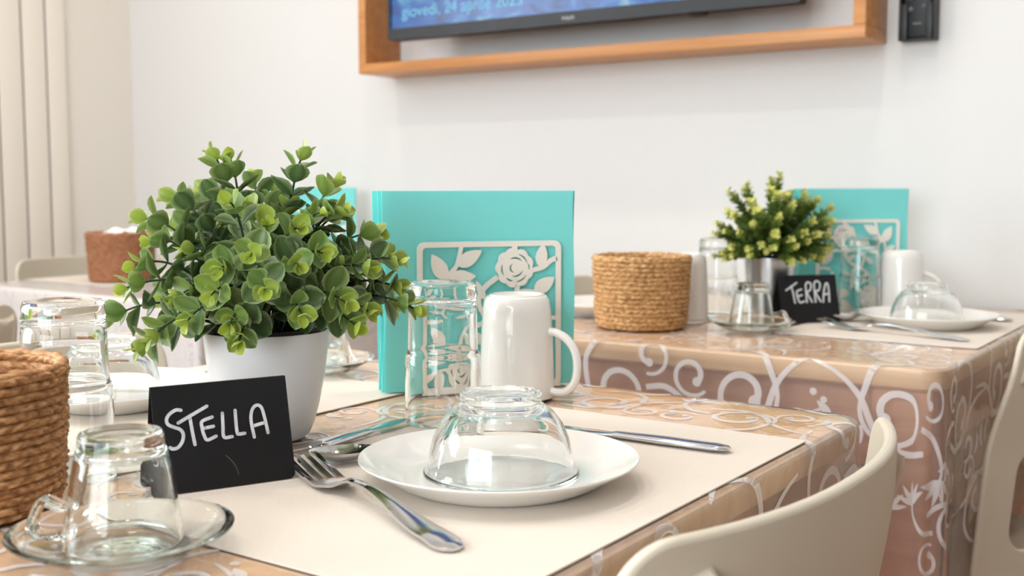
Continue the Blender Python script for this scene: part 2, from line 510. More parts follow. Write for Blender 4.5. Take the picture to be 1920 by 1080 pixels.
class Cloth:
    """clear vinyl cloth: L runs round the table edge, e is the distance in (-) or down (+) from the edge"""
    LS, LCN = 2 * (TA - RC), 0.12

    def __init__(s, flare, drop, seed, clear=0.004):
        s.flare, s.drop, s.seed, s.clear = flare, drop, seed, clear
        s.P = 4 * (s.LS + s.LCN)

    def base(s, L):
        L %= s.P; k = int(L // (s.LS + s.LCN)); r = L - k * (s.LS + s.LCN); a = TA - RC
        if r < s.LS: q = Vector((-a + r, -TA)); n = Vector((0, -1)); t = None
        else:
            t = (r - s.LS) / s.LCN; an = -pi / 2 + t * pi / 2; n = Vector((cos(an), sin(an))); q = Vector((a, -a)) + n * RC
        ro = Matrix.Rotation(k * pi / 2, 2)
        return ro @ q, ro @ n, k, t

    def at(s, L, e, lift=0.0):
        q, n, k, t = s.base(L)
        if e <= 0:
            p = q + n * e; return (p.x, p.y, Z_CL + lift)
        rb = 0.005; arc = rb * pi / 2
        if e < arc:
            th = e / rb; out = rb * sin(th); dn = rb * (1 - cos(th)); d = 0; up = cos(th)
        else:
            d = e - arc; out = rb; dn = rb + d; up = 0
        if d > 0:
            ph = L * 2 * pi
            out += -.035 * d + .0045 * (d / .25) * (sin(ph * 4.2 + s.seed) + .6 * sin(ph * 7.3 + 2 * s.seed))
            if t is not None:
                fl = s.flare[k]
                out += fl * d * (sin(pi * t) ** 2 * .55 + .45 * sin(2.5 * pi * t) ** 2 * sin(pi * t)) + fl * .01 * min(d / .04, 1) * sin(5 * pi * t) * sin(pi * t)
        out = max(out, -.03)
        p = q + n * (out + lift * (1 - up)); return (p.x, p.y, Z_CL - dn + lift * up)


def bulb(b, cl, L, e, r, mi):
    n = 14; v = [cl.at(L, e, .0003)] + [cl.at(L + r * cos(2 * pi * j / n), e + r * sin(2 * pi * j / n), .0003) for j in range(n)]
    b.add(v, [(0, 1 + j, 1 + (j + 1) % n) for j in range(n)], mi)


def ribbon(b, fn, pts, wid, mi):
    pts = [Vector(p) for p in pts]; n = len(pts); v = []
    for i, p in enumerate(pts):
        t = (pts[min(i + 1, n - 1)] - pts[max(i - 1, 0)]).normalized(); nn = Vector((-t.y, t.x)); w = wid[i] if isinstance(wid, list) else wid
        a, c = p + nn * w, p - nn * w; v += [fn(a.x, a.y), fn(c.x, c.y)]
    b.add(v, [(2 * i, 2 * i + 1, 2 * i + 3, 2 * i + 2) for i in range(n - 1)], mi)


def scroll_motif(b, put, dot, ox, oy, sc, ang, fl):
    """acanthus scroll: big C spiral with bulb, counter spiral, stem, leaf fan and a drop"""
    ca, sa = cos(ang), sin(ang)

    def T(x, y): x *= fl; return (ox + sc * (x * ca - y * sa), oy + sc * (x * sa + y * ca))

    def spiral(cx, cy, R, a0, turns, w0, w1, dirn=1, shrink=.72, blob=1.6):
        n = int(26 * turns) + 6; P = []; W = []
        for i in range(n):
            u = i / (n - 1); a = a0 + dirn * 2 * pi * turns * u; r = R * (1 - shrink * u ** 1.25)
            P.append(T(cx + r * cos(a), cy + r * sin(a))); W.append(sc * (w0 + (w1 - w0) * u ** .8))
        put(P, W); dot(P[-1], sc * w1 * blob)

    def stroke(pts, w0, w1, wm=None):
        q = smooth_path([(x, y) for x, y in pts], 7); n = len(q)
        W = [sc * (w0 + (w1 - w0) * i / (n - 1) + (wm or 0) * sin(pi * i / (n - 1))) for i in range(n)]
        put([T(p.x, p.y) for p in q], W)

    spiral(0, 0, .60, radians(200), 1.15, .035, .066, -1, .66, 1.7)
    spiral(.95, -.35, .36, radians(130), 1.0, .03, .055, -1, .6, 1.5)
    spiral(-.85, .45, .33, radians(-30), 1.05, .025, .055, 1, .6, 1.5)
    stroke([(-1.5, -.75), (-1.0, -.55), (-.6, -.2), (-.3, .35), (.15, .62), (.7, .55)], .02, .05, .02)
    stroke([(-.57, -.2), (-.35, -.8), (.2, -1.05), (.75, -.85)], .05, .015, .02)
    stroke([(.6, .15), (1.0, .3), (1.25, .75), (1.1, 1.15)], .05, .012, .02)
    for k in range(5):
        a = radians(20 + 32 * k); stroke([(1.12, .95), (1.12 + .2 * cos(a), .95 + .2 * sin(a)), (1.12 + .46 * cos(a + .25), .95 + .46 * sin(a + .25))], .02, .004, .05)
    stroke([(-1.25, .1), (-1.38, .3), (-1.3, .55)], .01, .005, .07)
    dot(T(-1.2, -.05), sc * .06)


def make_cloth(label, loc, flare, drop, seed, jit=0.0, mat='cloth'):
    cl = Cloth(flare, drop, seed); b = MB()
    Ls = []
    for k in range(4):
        o = k * (cl.LS + cl.LCN); Ls += [o + cl.LS * i / 20 for i in range(20)] + [o + cl.LS + cl.LCN * i / 22 for i in range(22)]
    es = [-.03, 0, .0016, .0032, .005, .0066, .008, .014, .024] + [.024 + (drop - .024) * i / 12 for i in range(1, 13)]
    n = len(Ls); v = []
    for e in es: v += [cl.at(L, e) for L in Ls]
    f = [(i * n + j, i * n + (j + 1) % n, (i + 1) * n + (j + 1) % n, (i + 1) * n + j) for i in range(len(es) - 1) for j in range(n)]
    f.append(tuple(range(n)))
    b.add(v, f, 0)
    rnd = random.Random(seed * 13 + 5)
    fnc = lambda x, y: cl.at(x, y, .0003)
    step = .176; N_ = int(cl.P / step); step = cl.P / N_
    for i in range(N_):
        L = (i + .5 + jit) * step; fl = 1 if i % 2 else -1
        for row, e0 in enumerate((.062, .178)):
            scroll_motif(b, lambda P, W: ribbon(b, fnc, P, W, 1), lambda c, r: bulb(b, cl, c[0], c[1], r, 1),
                         L + row * step / 2 + rnd.uniform(-.01, .01), e0 + rnd.uniform(-.008, .008), (.068 if row == 0 else .056) + rnd.uniform(-.004, .005), rnd.uniform(-.6, .6) + (pi if row else 0), fl)
    zt = Z_CL + .0003

    def ftop(x, y):
        m = TA - .004; return (max(-m, min(m, x)), max(-m, min(m, y)), zt)

    def dtop(c, r):
        k = 14
        b.add([ftop(*c)] + [ftop(c[0] + r * cos(2 * pi * j / k), c[1] + r * sin(2 * pi * j / k)) for j in range(k)], [(0, 1 + j, 1 + (j + 1) % k) for j in range(k)], 1)
    for i in range(5):
        for j in range(5):
            x, y = -.27 + i * .135 + rnd.uniform(-.012, .012), -.27 + j * .135 + rnd.uniform(-.012, .012)
            scroll_motif(b, lambda P, W: ribbon(b, ftop, P, W, 1), dtop, x, y, .052, rnd.uniform(0, 6.28), 1 if (i + j) % 2 else -1)
    o = b.build('tablecloth', [M[mat], M['print']], loc=loc, angle=60)
    return tag(o, label, 'tablecloth', 'printed vinyl tablecloths')


make_cloth('clear vinyl tablecloth with white scroll print hanging below the STELLA sign table', T1, (.25, .2, .2, .2), .25, 1)
make_cloth('clear vinyl tablecloth with white scroll print over the right table under the TERRA sign', T2, (.1, .34, 0, 0), .285, 2)
make_cloth('vinyl tablecloth whitened for window glare, with white scroll print on the far left corner table', T3, (.12, .12, 0, 0), .26, 3, 0, 'cloth_glare')

# placemats
Z_M0, Z_M1 = TH + .0002, TH + .0012


def make_mat(label, x0, y0, x1, y1):
    b = MB(); o = rrect(-(x1 - x0) / 2, -(y1 - y0) / 2, (x1 - x0) / 2, (y1 - y0) / 2, .004, 3)
    b.loft([[(x, y, 0) for x, y in o], [(x, y, Z_M1 - Z_M0) for x, y in o]])
    ob = b.build('placemat', M['mat'], loc=((x0 + x1) / 2, (y0 + y1) / 2, Z_M0), angle=30)
    return tag(ob, label, 'placemat', 'cream placemats')


make_mat('cream woven placemat under the plate with the big fork, front table', -.606, .417, -.311, .863)
make_mat('cream woven placemat on the left half of the front table, behind the plant', -1.003, .415, -.708, .868)
make_mat('cream woven placemat under the plate beside the TERRA sign', -.585, 1.480, -.318, 1.922)
make_mat('cream woven placemat on the left half of the right table behind the honey basket', -1.006, 1.503, -.715, 1.935)
make_mat('cream woven placemat on the far left table nearest the panelled door', -2.245, 1.41, -1.95, 1.86)

# ------------------------------------------------------------------ crockery and glass
ZT = TH + .0003                 # things standing on the cloth
ZM = Z_M1 + .0002               # things standing on a placemat


def make_plate(label, loc):
    b = MB()
    b.lathe([(.0001, .004), (.062, .004), (.068, .0050), (.077, .0100), (.086, .0148), (.0935, .0178), (.0952, .0186), (.0955, .0178), (.093, .0160), (.085, .0118), (.075, .0056), (.067, .0012), (.064, 0), (.0615, .0002), (.060, .0016), (.0001, .0018)], 96)
    return tag(b.build('plate', M['china'], loc=loc), label, 'plate', 'white dinner plates')


make_plate('white china plate under the clear bowl, beside the big fork', (-.440, .622, ZM))
make_plate('white china plate beyond the glass stack on the left of the front table', (-.900, .645, ZM))
make_plate('white china plate to the right of the TERRA sign', (-.430, 1.678, ZM))
make_plate('white china plate behind the honey basket on the right table', (-.895, 1.565, ZM))


def make_bowl(label, loc):
    """cereal bowl standing upside down, thick moulded glass"""
    b = MB()
    outer = [(.0535, 0), (.0540, .0012), (.0532, .0028), (.0512, .0055), (.0502, .0095), (.0493, .016), (.0468, .025), (.0425, .0345), (.0362, .0425), (.0308, .0468), (.0282, .0486), (.0278, .0505), (.0283, .0545), (.0272, .0562), (.0252, .0562), (.0240, .0545), (.0215, .0525), (.0001, .0525)]
    inner = [(.0001, .0455), (.018, .0455), (.027, .0432), (.034, .0385), (.0400, .0315), (.0440, .023), (.0466, .014), (.0480, .008), (.0495, .003), (.0508, .0005)]
    b.lathe(inner[::1] + outer, 96, close=False)
    return tag(b.build('glass_bowl', M['glass'], loc=loc, angle=70), label, 'bowl', 'upturned glass bowls')


make_bowl('clear glass bowl upside down on the plate in the front', (-.4435, .6295, ZM + .0043))
make_bowl('clear glass bowl upside down behind the left glass tumbler', (-.9075, .647, ZM + .0043))
make_bowl('clear glass bowl upside down on the plate right of the TERRA sign', (-.434, 1.685, ZM + .0043))


def make_tumbler(label, loc, rz=0):
    """stacking tumbler upside down: stepped wall, thick base uppermost"""
    b = MB(); H = .120
    outer = [(.0300, 0), (.0325, .0008), (.0328, .004), (.0324, .030), (.0320, .0560), (.0314, .0590), (.0302, .0602), (.0299, .064), (.0293, .090), (.0288, .110), (.0284, .116), (.0268, .1195), (.0240, .120), (.0215, .1185), (.0001, .1175)]
    inner = [(.0001, .1065), (.020, .1065), (.0245, .1055), (.0265, .1025), (.0272, .090), (.0279, .066), (.0284, .0585), (.0294, .0560), (.0300, .045), (.0304, .020), (.0306, .003)]
    b.lathe(inner + [(.0306, .003), (.0308, .0006)] + outer, 72)
    o = b.build('glass_tumbler', M['glass'], loc=loc, angle=70)
    return tag(o, label, 'glass', 'upturned glass tumblers')


make_tumbler('clear glass tumbler upside down between the white mug and the plant', (-.594, .757, ZM))
make_tumbler('clear glass tumbler upside down behind the dark basket at left', (-.722, .482, ZM))
make_tumbler('clear glass tumbler upside down between the zinc pot and the honey basket', (-.737, 1.632, ZM))
make_tumbler('clear glass tumbler upside down beside the mug on the right table, before turquoise napkins', (-.560, 1.772, ZM))


def make_mug(label, loc, rz):
    t = thing('mug', label, 'mug', loc, rz, 'upturned white mugs')
    b = MB()
    outer = [(.0338, 0), (.0357, .0008), (.0360, .003), (.0352, .03), (.0340, .06), (.0326, .083), (.0312, .0925), (.0288, .0965), (.0262, .0972), (.0255, .0985), (.0240, .0988), (.0232, .0975), (.0220, .0962), (.0001, .096)]
    inner = [(.0001, .090), (.024, .090), (.0285, .087), (.0300, .080), (.0315, .05), (.0330, .02), (.0335, .001)]
    b.lathe(inner + outer, 72); b.build('mug_body', M['china'], t)
    b = MB()
    pts = smooth_path([(.0315, 0, .0640), (.040, 0, .0630), (.050, 0, .0575), (.0580, 0, .0465), (.0605, 0, .032), (.0580, 0, .0170), (.0500, 0, .0080), (.0415, 0, .0062), (.0350, 0, .0072)], 5)
    b.tube(pts, .0052, 12, flat=0.75, up=(1, 0, 0)); b.build('handle', M['china'], t)
    return t


mug = make_mug('white china mug upside down in front of the near turquoise napkins', (-.607, .888, ZM), radians(14))
dup(mug, (-.507, 1.812, ZM), radians(15), 'white china mug upside down on the right table behind a glass bowl', 'upturned white mugs')
dup(mug, (-.758, 1.560, ZM), radians(150), 'white china mug half hidden behind the honey basket', 'upturned white mugs')


def make_saucer(label, loc):
    b = MB()
    b.lathe([(q * .955, z) for q, z in [(.0001, .0022), (.026, .0022), (.033, .0035), (.046, .0095), (.057, .0155), (.0615, .0172), (.0628, .0166), (.0625, .0152), (.057, .0125), (.046, .0066), (.034, .0012), (.030, 0), (.0275, 0), (.0262, .0006), (.0001, .0008)]], 80)
    return tag(b.build('saucer', M['glass_green'], loc=loc, angle=70), label, 'saucer', 'clear glass saucers')


def make_cup(label, loc, rz):
    t = thing('glass_cup', label, 'cup', loc, rz, 'upturned glass cups')
    b = MB()
    outer = [(.0308, 0), (.0324, .0008), (.0326, .003), (.0318, .010), (.0296, .026), (.0270, .042), (.0246, .0555), (.0232, .0595), (.0228, .0655), (.0218, .0675), (.0198, .0680), (.0180, .0668), (.0001, .0660)]
    inner = [(.0001, .0560), (.0165, .0560), (.0208, .0545), (.0222, .0515), (.0243, .042), (.0270, .026), (.0292, .010), (.0298, .0025)]
    b.lathe([(q, z * .94) for q, z in inner + [(.0300, .0006)] + outer], 72); b.build('cup_body', M['glass_green'], t, angle=70)
    b = MB()
    pts = [(.0295, .0075), (.037, .0045), (.0455, .0035), (.0495, .0055), (.0505, .011), (.0485, .019), (.0455, .0265), (.0425, .0285), (.0375, .0260), (.0330, .0240), (.0288, .0245)]
    q = smooth_path([(x, 0, .0006 + z * .86) for x, z in pts], 4); rings = []
    for i, p in enumerate(q):
        tg = (q[min(i + 1, len(q) - 1)] - q[max(i - 1, 0)]).normalized(); nn = Vector((-tg.z, 0, tg.x))
        rings.append([tuple(p + nn * y * .0022 + Vector((0, x * .0062, 0))) for x, y in ((-1, -.6), (-.6, -1), (.6, -1), (1, -.6), (1, .6), (.6, 1), (-.6, 1), (-1, .6))])
    b.loft(rings); b.build('handle', M['glass_green'], t, angle=60)
    return t


make_saucer('clear glass saucer in the front left corner, beside the dark basket', (-.521, .379, ZT))
cup = make_cup('small clear glass cup upside down in the front, overlapping the STELLA sign', (-.5285, .3855, ZT + .0038), radians(216))
make_saucer('clear glass saucer behind the white plant pot', (-.862, .882, ZM))
dup(cup, (-.862, .884, ZM + .0038), radians(100), 'small clear glass cup upside down behind the white plant pot')
make_saucer('clear glass saucer in front of the zinc pot', (-.617, 1.481, ZT))
dup(cup, (-.618, 1.484, ZT + .0038), radians(8), 'small clear glass cup upside down in front of the zinc pot, left of TERRA')


# ------------------------------------------------------------------ cutlery
def arch(s, pts):
    for i in range(len(pts) - 1):
        (a, x), (c, y) = pts[i], pts[i + 1]
        if s <= c:
            u = (s - a) / (c - a); u = u * u * (3 - 2 * u); return x + (y - x) * u
    return pts[-1][1]


def make_fork(label, loc, rz):
    L = .216
    W = [(0, .0118), (.045, .0125), (.062, .0118), (.074, .0070), (.084, .0036), (.10, .0034), (.19, .0092), (.206, .0096), (.213, .0070), (L, .0025)]
    Zp = [(0, .0115), (.022, .0058), (.052, .0018), (.066, .0040), (.086, .0105), (.105, .0115), (.190, .0030), (L, .0010)]
    up = [(s, arch(s, W)) for s in [L * i / 60 for i in range(5, 61)]]
    top = [(s, -w) for s, w in up]; bot = [(s, w) for s, w in reversed(up)]
    # four tines, tips at s=0
    out = list(top) + list(bot)
    tw, gap = .0036, .0033
    tines = []
    y = .0123
    for k in range(4):
        y1 = y - tw - .0004; yc = (y + y1) / 2
        tines += [(.010, y), (.002, yc + .0011), (0, yc), (.002, yc - .0011), (.010, y1)]
        if k < 3: tines += [(.044, y1 - .0001), (.0475, y1 - gap / 2 + .0002), (.044, y1 - gap + .0003)]
        y = y1 - gap + .0002
    out += tines
    def fn(s, t, w):
        dome = .0014 * max(0, 1 - (t / max(arch(max(s, 0), W), .001)) ** 2) * (1 if s > .08 else 0)
        return (s, t, arch(s, Zp) + (.0017 + dome if w else 0))
    b = MB(); b.solid(out, [], fn, 0, step=.0031)
    o = b.build('fork', M['steel'], loc=loc, angle=50); o.rotation_euler = (0, 0, rz)
    return tag(o, label, 'fork', 'steel forks')


fk = atan2(.477 - .564, -.355 + .57)
fork = make_fork('stainless steel fork lying on the front placemat beside the plate', (-.572, .5655, ZM), fk)
dup(fork, (-.752, .722, ZM), fk + pi, 'stainless steel fork on the left placemat behind the white plant pot')
dup(fork, (-.552, 1.578, ZM), atan2(1.532 - 1.578, -.338 + .552), 'stainless steel fork on the placemat before the plate right of TERRA')


def make_spoon(label, loc, rz):
    L = .165
    W = [(0, .0015), (.006, .0092), (.022, .0155), (.036, .0145), (.048, .0070), (.056, .0030), (.07, .0028), (.14, .0075), (.158, .0078), (L, .0020)]
    Zp = [(0, .0100), (.02, .0088), (.05, .0092), (.075, .0100), (.140, .0025), (L, .0008)]
    n, k = 48, 12; v = []
    for w in (0, 1):
        for i in range(n + 1):
            s = L * i / n; h = arch(s, W)
            for j in range(k + 1):
                t = -1 + 2 * j / k
                dish = 0
                if s < .05: dish = .0078 * (1 - t * t) * sin(pi * min(1, (s + .002) / .053)) ** .8
                v.append((s, t * h, arch(s, Zp) - dish + (.0012 if w else 0) + (.001 * (1 - t * t) if s > .06 and w else 0)))
    f = []; m = (n + 1) * (k + 1)
    for i in range(n):
        for j in range(k):
            a = i * (k + 1) + j; q = (a, a + 1, a + k + 2, a + k + 1); f += [q, tuple(x + m for x in reversed(q))]
    rim = [j for j in range(k + 1)] + [i * (k + 1) + k for i in range(1, n + 1)] + [n * (k + 1) + j for j in range(k - 1, -1, -1)] + [i * (k + 1) for i in range(n - 1, 0, -1)]
    for i in range(len(rim)):
        a, c = rim[i], rim[(i + 1) % len(rim)]; f.append((a, c, c + m, a + m))
    b = MB(); b.add(v, f)
    o = b.build('spoon', M['steel'], loc=loc, angle=60); o.rotation_euler = (0, 0, rz)
    return tag(o, label, 'spoon', 'steel dessert spoons')


spoon = make_spoon('stainless steel dessert spoon between the plant pot and the front plate', (-.577, .579, ZM), radians(55))
dup(spoon, (-.556, 1.640, ZM), radians(60), 'stainless steel dessert spoon tucked behind the TERRA sign')


def make_knife(label, loc, rz, L=.205, hl=.095, grp='steel knives'):
    b = MB(); rings = []
    st = [(0, .0030, .0010), (.003, .0070, .0020), (.012, .0088, .0029), (hl * .6, .0078, .0032), (hl, .0056, .0028), (hl + .006, .0062, .0014), (hl + .02, .0080, .0010), (L - .04, .0088, .0009), (L - .015, .0070, .0008), (L - .004, .0034, .0007), (L, .0008, .0005)]
    for s, hw, ht in st:
        off = 0 if s <= hl else .0014 * (s - hl) / (L - hl)
        rings.append([(s, off + hw * cos(a) * (1 if abs(cos(a)) < .9 else 1), .0034 + ht * sin(a)) for a in [2 * pi * j / 16 for j in range(16)]])
    b.loft(rings)
    o = b.build('table_knife', M['steel'], loc=loc, angle=50); o.rotation_euler = (0, 0, rz)
    return tag(o, label, 'knife', grp)


knife = make_knife('stainless steel knife on the front placemat at the right of the plate', (-.343, .787, ZM), radians(183), .20)
dup(knife, (-.338, 1.795, ZM), radians(181), 'stainless steel knife at the far right of the plate beyond TERRA')
make_knife('stainless steel dessert knife beside the white plant pot, behind the spoon', (-.607, .612, ZM), radians(93), .125, .065)


# ------------------------------------------------------------------ name signs
def make_sign(label, loc, rz, width, height, depth, strokes, sw, scratch=False):
    """tent sign; local x along the front face, front towards -y; loc is the middle of the footprint"""
    t = thing('table_sign', label, 'sign', loc, rz, 'black tent name signs')
    hw, hd = width / 2, depth / 2
    slant = sqrt(height ** 2 + hd ** 2); th = .0011

    def face(sgn):
        def fn(u, v, w):        # u -hw..hw, v 0 (bottom)..slant
            d = sgn * (-hd * (1 - v / slant)) + sgn * (-(w) * th); return (u, d - sgn * .0003, v / slant * height + .0002)
        return fn
    out = rrect(-hw, 0, hw, slant, .0045, 5)
    out = [p for p in out if p[1] < slant / 2] + []
    out = [(hw, slant), (-hw, slant)] + sorted([p for p in out if p[0] < 0], key=lambda p: (-p[1], p[0])) + sorted([p for p in out if p[0] > 0], key=lambda p: (p[1], p[0]))
    b = MB(); b.solid(out, [], face(1), 0); b.build('front_panel', M['board'], t, angle=30)
    b = MB(); b.solid(out, [], face(-1), 0); b.build('back_panel', M['board'], t, angle=30)

    def put(u, v): # normalised, v down from the top
        vv = slant * (1 - v); f = face(1)(-hw + u * width, vv, 1); return (f[0], f[1] - .0004, f[2] + .0001)
    b = MB(); asp = width / slant
    for k, s in enumerate(strokes):
        q = smooth_path([(x * asp, y) for x, y in s], 6)
        def pf(x, y, k=k): p = put(x / asp, y); return (p[0], p[1] - k * .00003, p[2])
        ribbon(b, pf, q, sw, 0)
        for e in (q[0], q[-1]):
            n = 12; b.add([pf(e.x, e.y)] + [pf(e.x + sw * cos(2 * pi * j / n), e.y + sw * sin(2 * pi * j / n)) for j in range(n)], [(0, 1 + j, 1 + (j + 1) % n) for j in range(n)], 0)
    o = b.build('chalk_lettering', M['chalk'], t, smooth=False); o['label'] = 'white hand-drawn chalk letters'
    if scratch:
        b = MB(); ribbon(b, lambda x, y: put(x / asp, y), smooth_path([(x * asp, y) for x, y in ((.49, .70), (.53, .76), (.56, .83), (.572, .90))], 6), .0032, 0)
        b.build('chalk_smear', M['scratch'], t, smooth=False)
    return t


S_STELLA = [[(0.199, 0.235), (0.164, 0.228), (0.119, 0.259), (0.094, 0.304), (0.1, 0.353), (0.143, 0.387), (0.182, 0.413), (0.201, 0.458), (0.19, 0.525), (0.156, 0.576), (0.119, 0.584), (0.1, 0.57)], [(0.173, 0.35), (0.277, 0.287), (0.387, 0.221)], [(0.259, 0.32), (0.267, 0.453), (0.277, 0.566)], [(0.418, 0.328), (0.343, 0.359), (0.339, 0.422), (0.347, 0.485), (0.368, 0.537), (0.433, 0.512)], [(0.358, 0.424), (0.421, 0.416)], [(0.495, 0.303), (0.491, 0.415), (0.490, 0.527), (0.55, 0.533)], [(0.591, 0.288), (0.589, 0.387), (0.59, 0.5), (0.604, 0.516), (0.645, 0.515)], [(0.714, 0.561), (0.702, 0.403), (0.716, 0.305), (0.751, 0.26), (0.79, 0.287), (0.81, 0.418), (0.82, 0.534)], [(0.713, 0.454), (0.803, 0.434)]]
S_TERRA = [[(0.117, 0.311), (0.31, 0.158)], [(0.214, 0.234), (0.232, 0.395), (0.244, 0.578)], [(0.38, 0.297), (0.299, 0.34), (0.297, 0.443), (0.327, 0.569), (0.409, 0.55)], [(0.306, 0.443), (0.379, 0.418)], [(0.45, 0.574), (0.454, 0.38), (0.465, 0.197), (0.514, 0.153), (0.553, 0.2), (0.532, 0.314), (0.473, 0.369), (0.539, 0.566)], [(0.6, 0.569), (0.602, 0.362), (0.612, 0.179), (0.667, 0.13), (0.713, 0.194), (0.681, 0.319), (0.62, 0.363), (0.689, 0.561)], [(0.732, 0.574), (0.766, 0.345), (0.81, 0.197), (0.845, 0.198), (0.852, 0.371), (0.838, 0.566)], [(0.759, 0.414), (0.848, 0.399)]]
make_sign('black tent sign chalked STELLA in front of the white plant pot', (-.5965, .5145, ZM + .0002), atan2(.084, .038), .0925, .0685, .036, S_STELLA, .0160, True)
make_sign('black tent sign chalked TERRA in front of the zinc pot', (-.594, 1.628, ZM + .0002), atan2(.067, .062), .0925, .0685, .042, S_TERRA, .0185)

# ------------------------------------------------------------------ napkin holders
NP = .192


def leaf_shape(x, y, tx, ty, w, n=8):
    a, c = Vector((x, y)), Vector((tx, ty)); d = c - a; nn = Vector((-d.y, d.x)).normalized(); o = []
    for i in range(n + 1):
        u = i / n; h = w * sin(pi * u ** .8) ** .85; o.append(a + d * u + nn * h)
    for i in range(n - 1, 0, -1):
        u = i / n; h = w * sin(pi * u ** .8) ** .85; o.append(a + d * u - nn * h)
    return [(p.x, p.y) for p in o]


def make_holder(label, loc, rz, mirror=False):
    """cream fretwork napkin holder; local x along the face, front towards -y"""
    t = thing('napkin_holder', label, 'napkin holder', loc, rz, 'fretwork napkin holders')
    S = .1475; th = .0022; gap = .030
    def panel(y0):
        b = MB(); cnt = [0]
        def fn(u, v, w):
            x = (u / 100 - .5) * S * (-1 if mirror else 1); return (x, y0 - w * th - cnt[0] * .00004 * (1 if w else -1), v / 100 * S + .0002)
        def shape(o, holes=()):
            b.solid(o, holes, fn, 0); cnt[0] = (cnt[0] + 1) % 7
        shape(rrect(0, 0, 100, 100, 5, 6), [rrect(3.6, 3.6, 96.4, 96.4, 2.6, 5)])
        def stem(pts, w0=1.5, w1=1.5):
            q = smooth_path(pts, 6); n = len(q); L_, R_ = [], []
            for i, p in enumerate(q):
                d = (q[min(i + 1, n - 1)] - q[max(i - 1, 0)]).normalized(); nn = Vector((-d.y, d.x)); w = w0 + (w1 - w0) * i / (n - 1)
                L_.append(tuple(p + nn * w)); R_.append(tuple(p - nn * w))
            shape(L_ + R_[::-1])
        for rot in (0, 1):
            def R(x, y): return (100 - x, 96 - y) if rot else (x, y)
            def st(pts, w=1.4, w1=1.1): stem([R(*p) for p in pts], w, w1)
            def lf(x, y, tx, ty, w): shape(leaf_shape(*R(x, y), *R(tx, ty), w))
            st([(30, 98), (28.5, 90), (26, 83), (20, 77), (17.5, 70), (17, 61), (20, 53)])
            lf(19.5, 75, 10, 92, 5.2); lf(27, 84, 44, 94, 4.8); lf(20.5, 76, 40, 77, 4.8); lf(17, 63, 5.5, 71, 3.6)
            st([(67, 98), (67, 92)], 1.7, 1.7)
            st([(79, 80), (87, 82), (92, 86), (97, 88)], 1.6, 1.6); lf(85, 82, 87.5, 98, 4)
            st([(55, 76), (48, 71), (43, 65), (42, 58), (46, 50), (50, 48)], 1.6, 1.4); lf(46, 61, 40, 74, 2.4)
            st([(69, 70), (67.5, 62), (62, 54), (50, 48)], 1.6, 1.4); lf(63, 56, 54, 66, 3.2)
            st([(66, 62), (72, 66), (80, 65.5), (83, 64)], 1.3, 1.3); lf(81, 65, 95.5, 75, 4.8); lf(82, 65, 92, 51, 4.8)
            lf(40, 59, 28, 52, 3.2)
            st([(83, 46), (90, 47.5), (97, 47)], 1.4, 1.4)
            # rose with cut petal lines
            cx, cy = R(67, 82); o = []
            for i in range(54):
                a = 2 * pi * i / 54; r = 12.8 + 1.3 * abs(sin(a * 4.5)) - .6; o.append((cx + r * cos(a), cy + r * sin(a)))
            def arcslot(r, a0, a1, w=.62, dx=0, dy=0):
                n = 9; A = [radians(a0 + (a1 - a0) * i / n) for i in range(n + 1)]
                p = [(cx + dx + (r + w * sin(pi * (i + .6) / (n + 1.2))) * cos(a), cy + dy + (r + w * sin(pi * (i + .6) / (n + 1.2))) * sin(a)) for i, a in enumerate(A)]
                q = [(cx + dx + (r - w * sin(pi * (i + .6) / (n + 1.2))) * cos(a), cy + dy + (r - w * sin(pi * (i + .6) / (n + 1.2))) * sin(a)) for i, a in enumerate(A)]
                return p + q[::-1]
            shape(o, [arcslot(9.3, 15, 75), arcslot(9.2, 165, 215), arcslot(9.6, 275, 330), arcslot(9.0, 228, 262), arcslot(6.6, 40, 120), arcslot(5.8, 250, 345), arcslot(3.2, 120, 260), arcslot(10, 350, 375)])
        return b
    o = panel(-gap / 2).build('front_panel', M['fret'], t, smooth=False)
    o2 = o.copy(); o2.name = 'back_panel'; COL.objects.link(o2); o2.location = (0, gap + th, 0)
    b = MB(); b.box(-S / 2, -gap / 2, 0, S / 2, gap / 2, .0018, bev=.0004); b.build('base', M['fret'], t)
    return t


def napkin_mesh(seed, flip=False):
    """square paper napkin folded in quarters: two leaves joined at the fold, slightly fanned"""
    rnd = random.Random(seed); b = MB(); n = 14; th = .0009; sag = rnd.uniform(-.0003, .0003)
    ph = rnd.uniform(0, 6); rx = rnd.uniform(-.008, .008)
    for leaf in (-1, 1):
        v = []
        for w in (0, 1):
            for i in range(n + 1):
                for j in range(n + 1):
                    u, z = i / n, j / n
                    x = (u - .5) * NP; zz = z * (NP + .003)
                    fan = .00075 * (leaf) * (.4 + .6 * (1 - u)) * 1.0
                    y = fan + (w - .5) * th * leaf * -1 + .0006 * sin(ph + 3 * u + 2 * z) * 0 + sag * sin(pi * z)
                    ex = .0026 * leaf * (1 - u) + .0009 * sin(7 * z + ph) + rx * (z - .3)
                    v.append((x + ex, y, zz))
        f = []; m = (n + 1) ** 2
        for i in range(n):
            for j in range(n):
                a = i * (n + 1) + j; q = (a, a + 1, a + n + 2, a + n + 1); f += [q, tuple(k + m for k in reversed(q))]
        rim = list(range(n + 1)) + [i * (n + 1) + n for i in range(1, n + 1)] + [n * (n + 1) + j for j in range(n - 1, -1, -1)] + [i * (n + 1) for i in range(n - 1, 0, -1)]
        for i in range(len(rim)):
            a, c = rim[i], rim[(i + 1) % len(rim)]; f.append((a, c, c + m, a + m))
        b.add(v, f)
    return b


NAP = [napkin_mesh(s) for s in range(4)]
NAPM = []


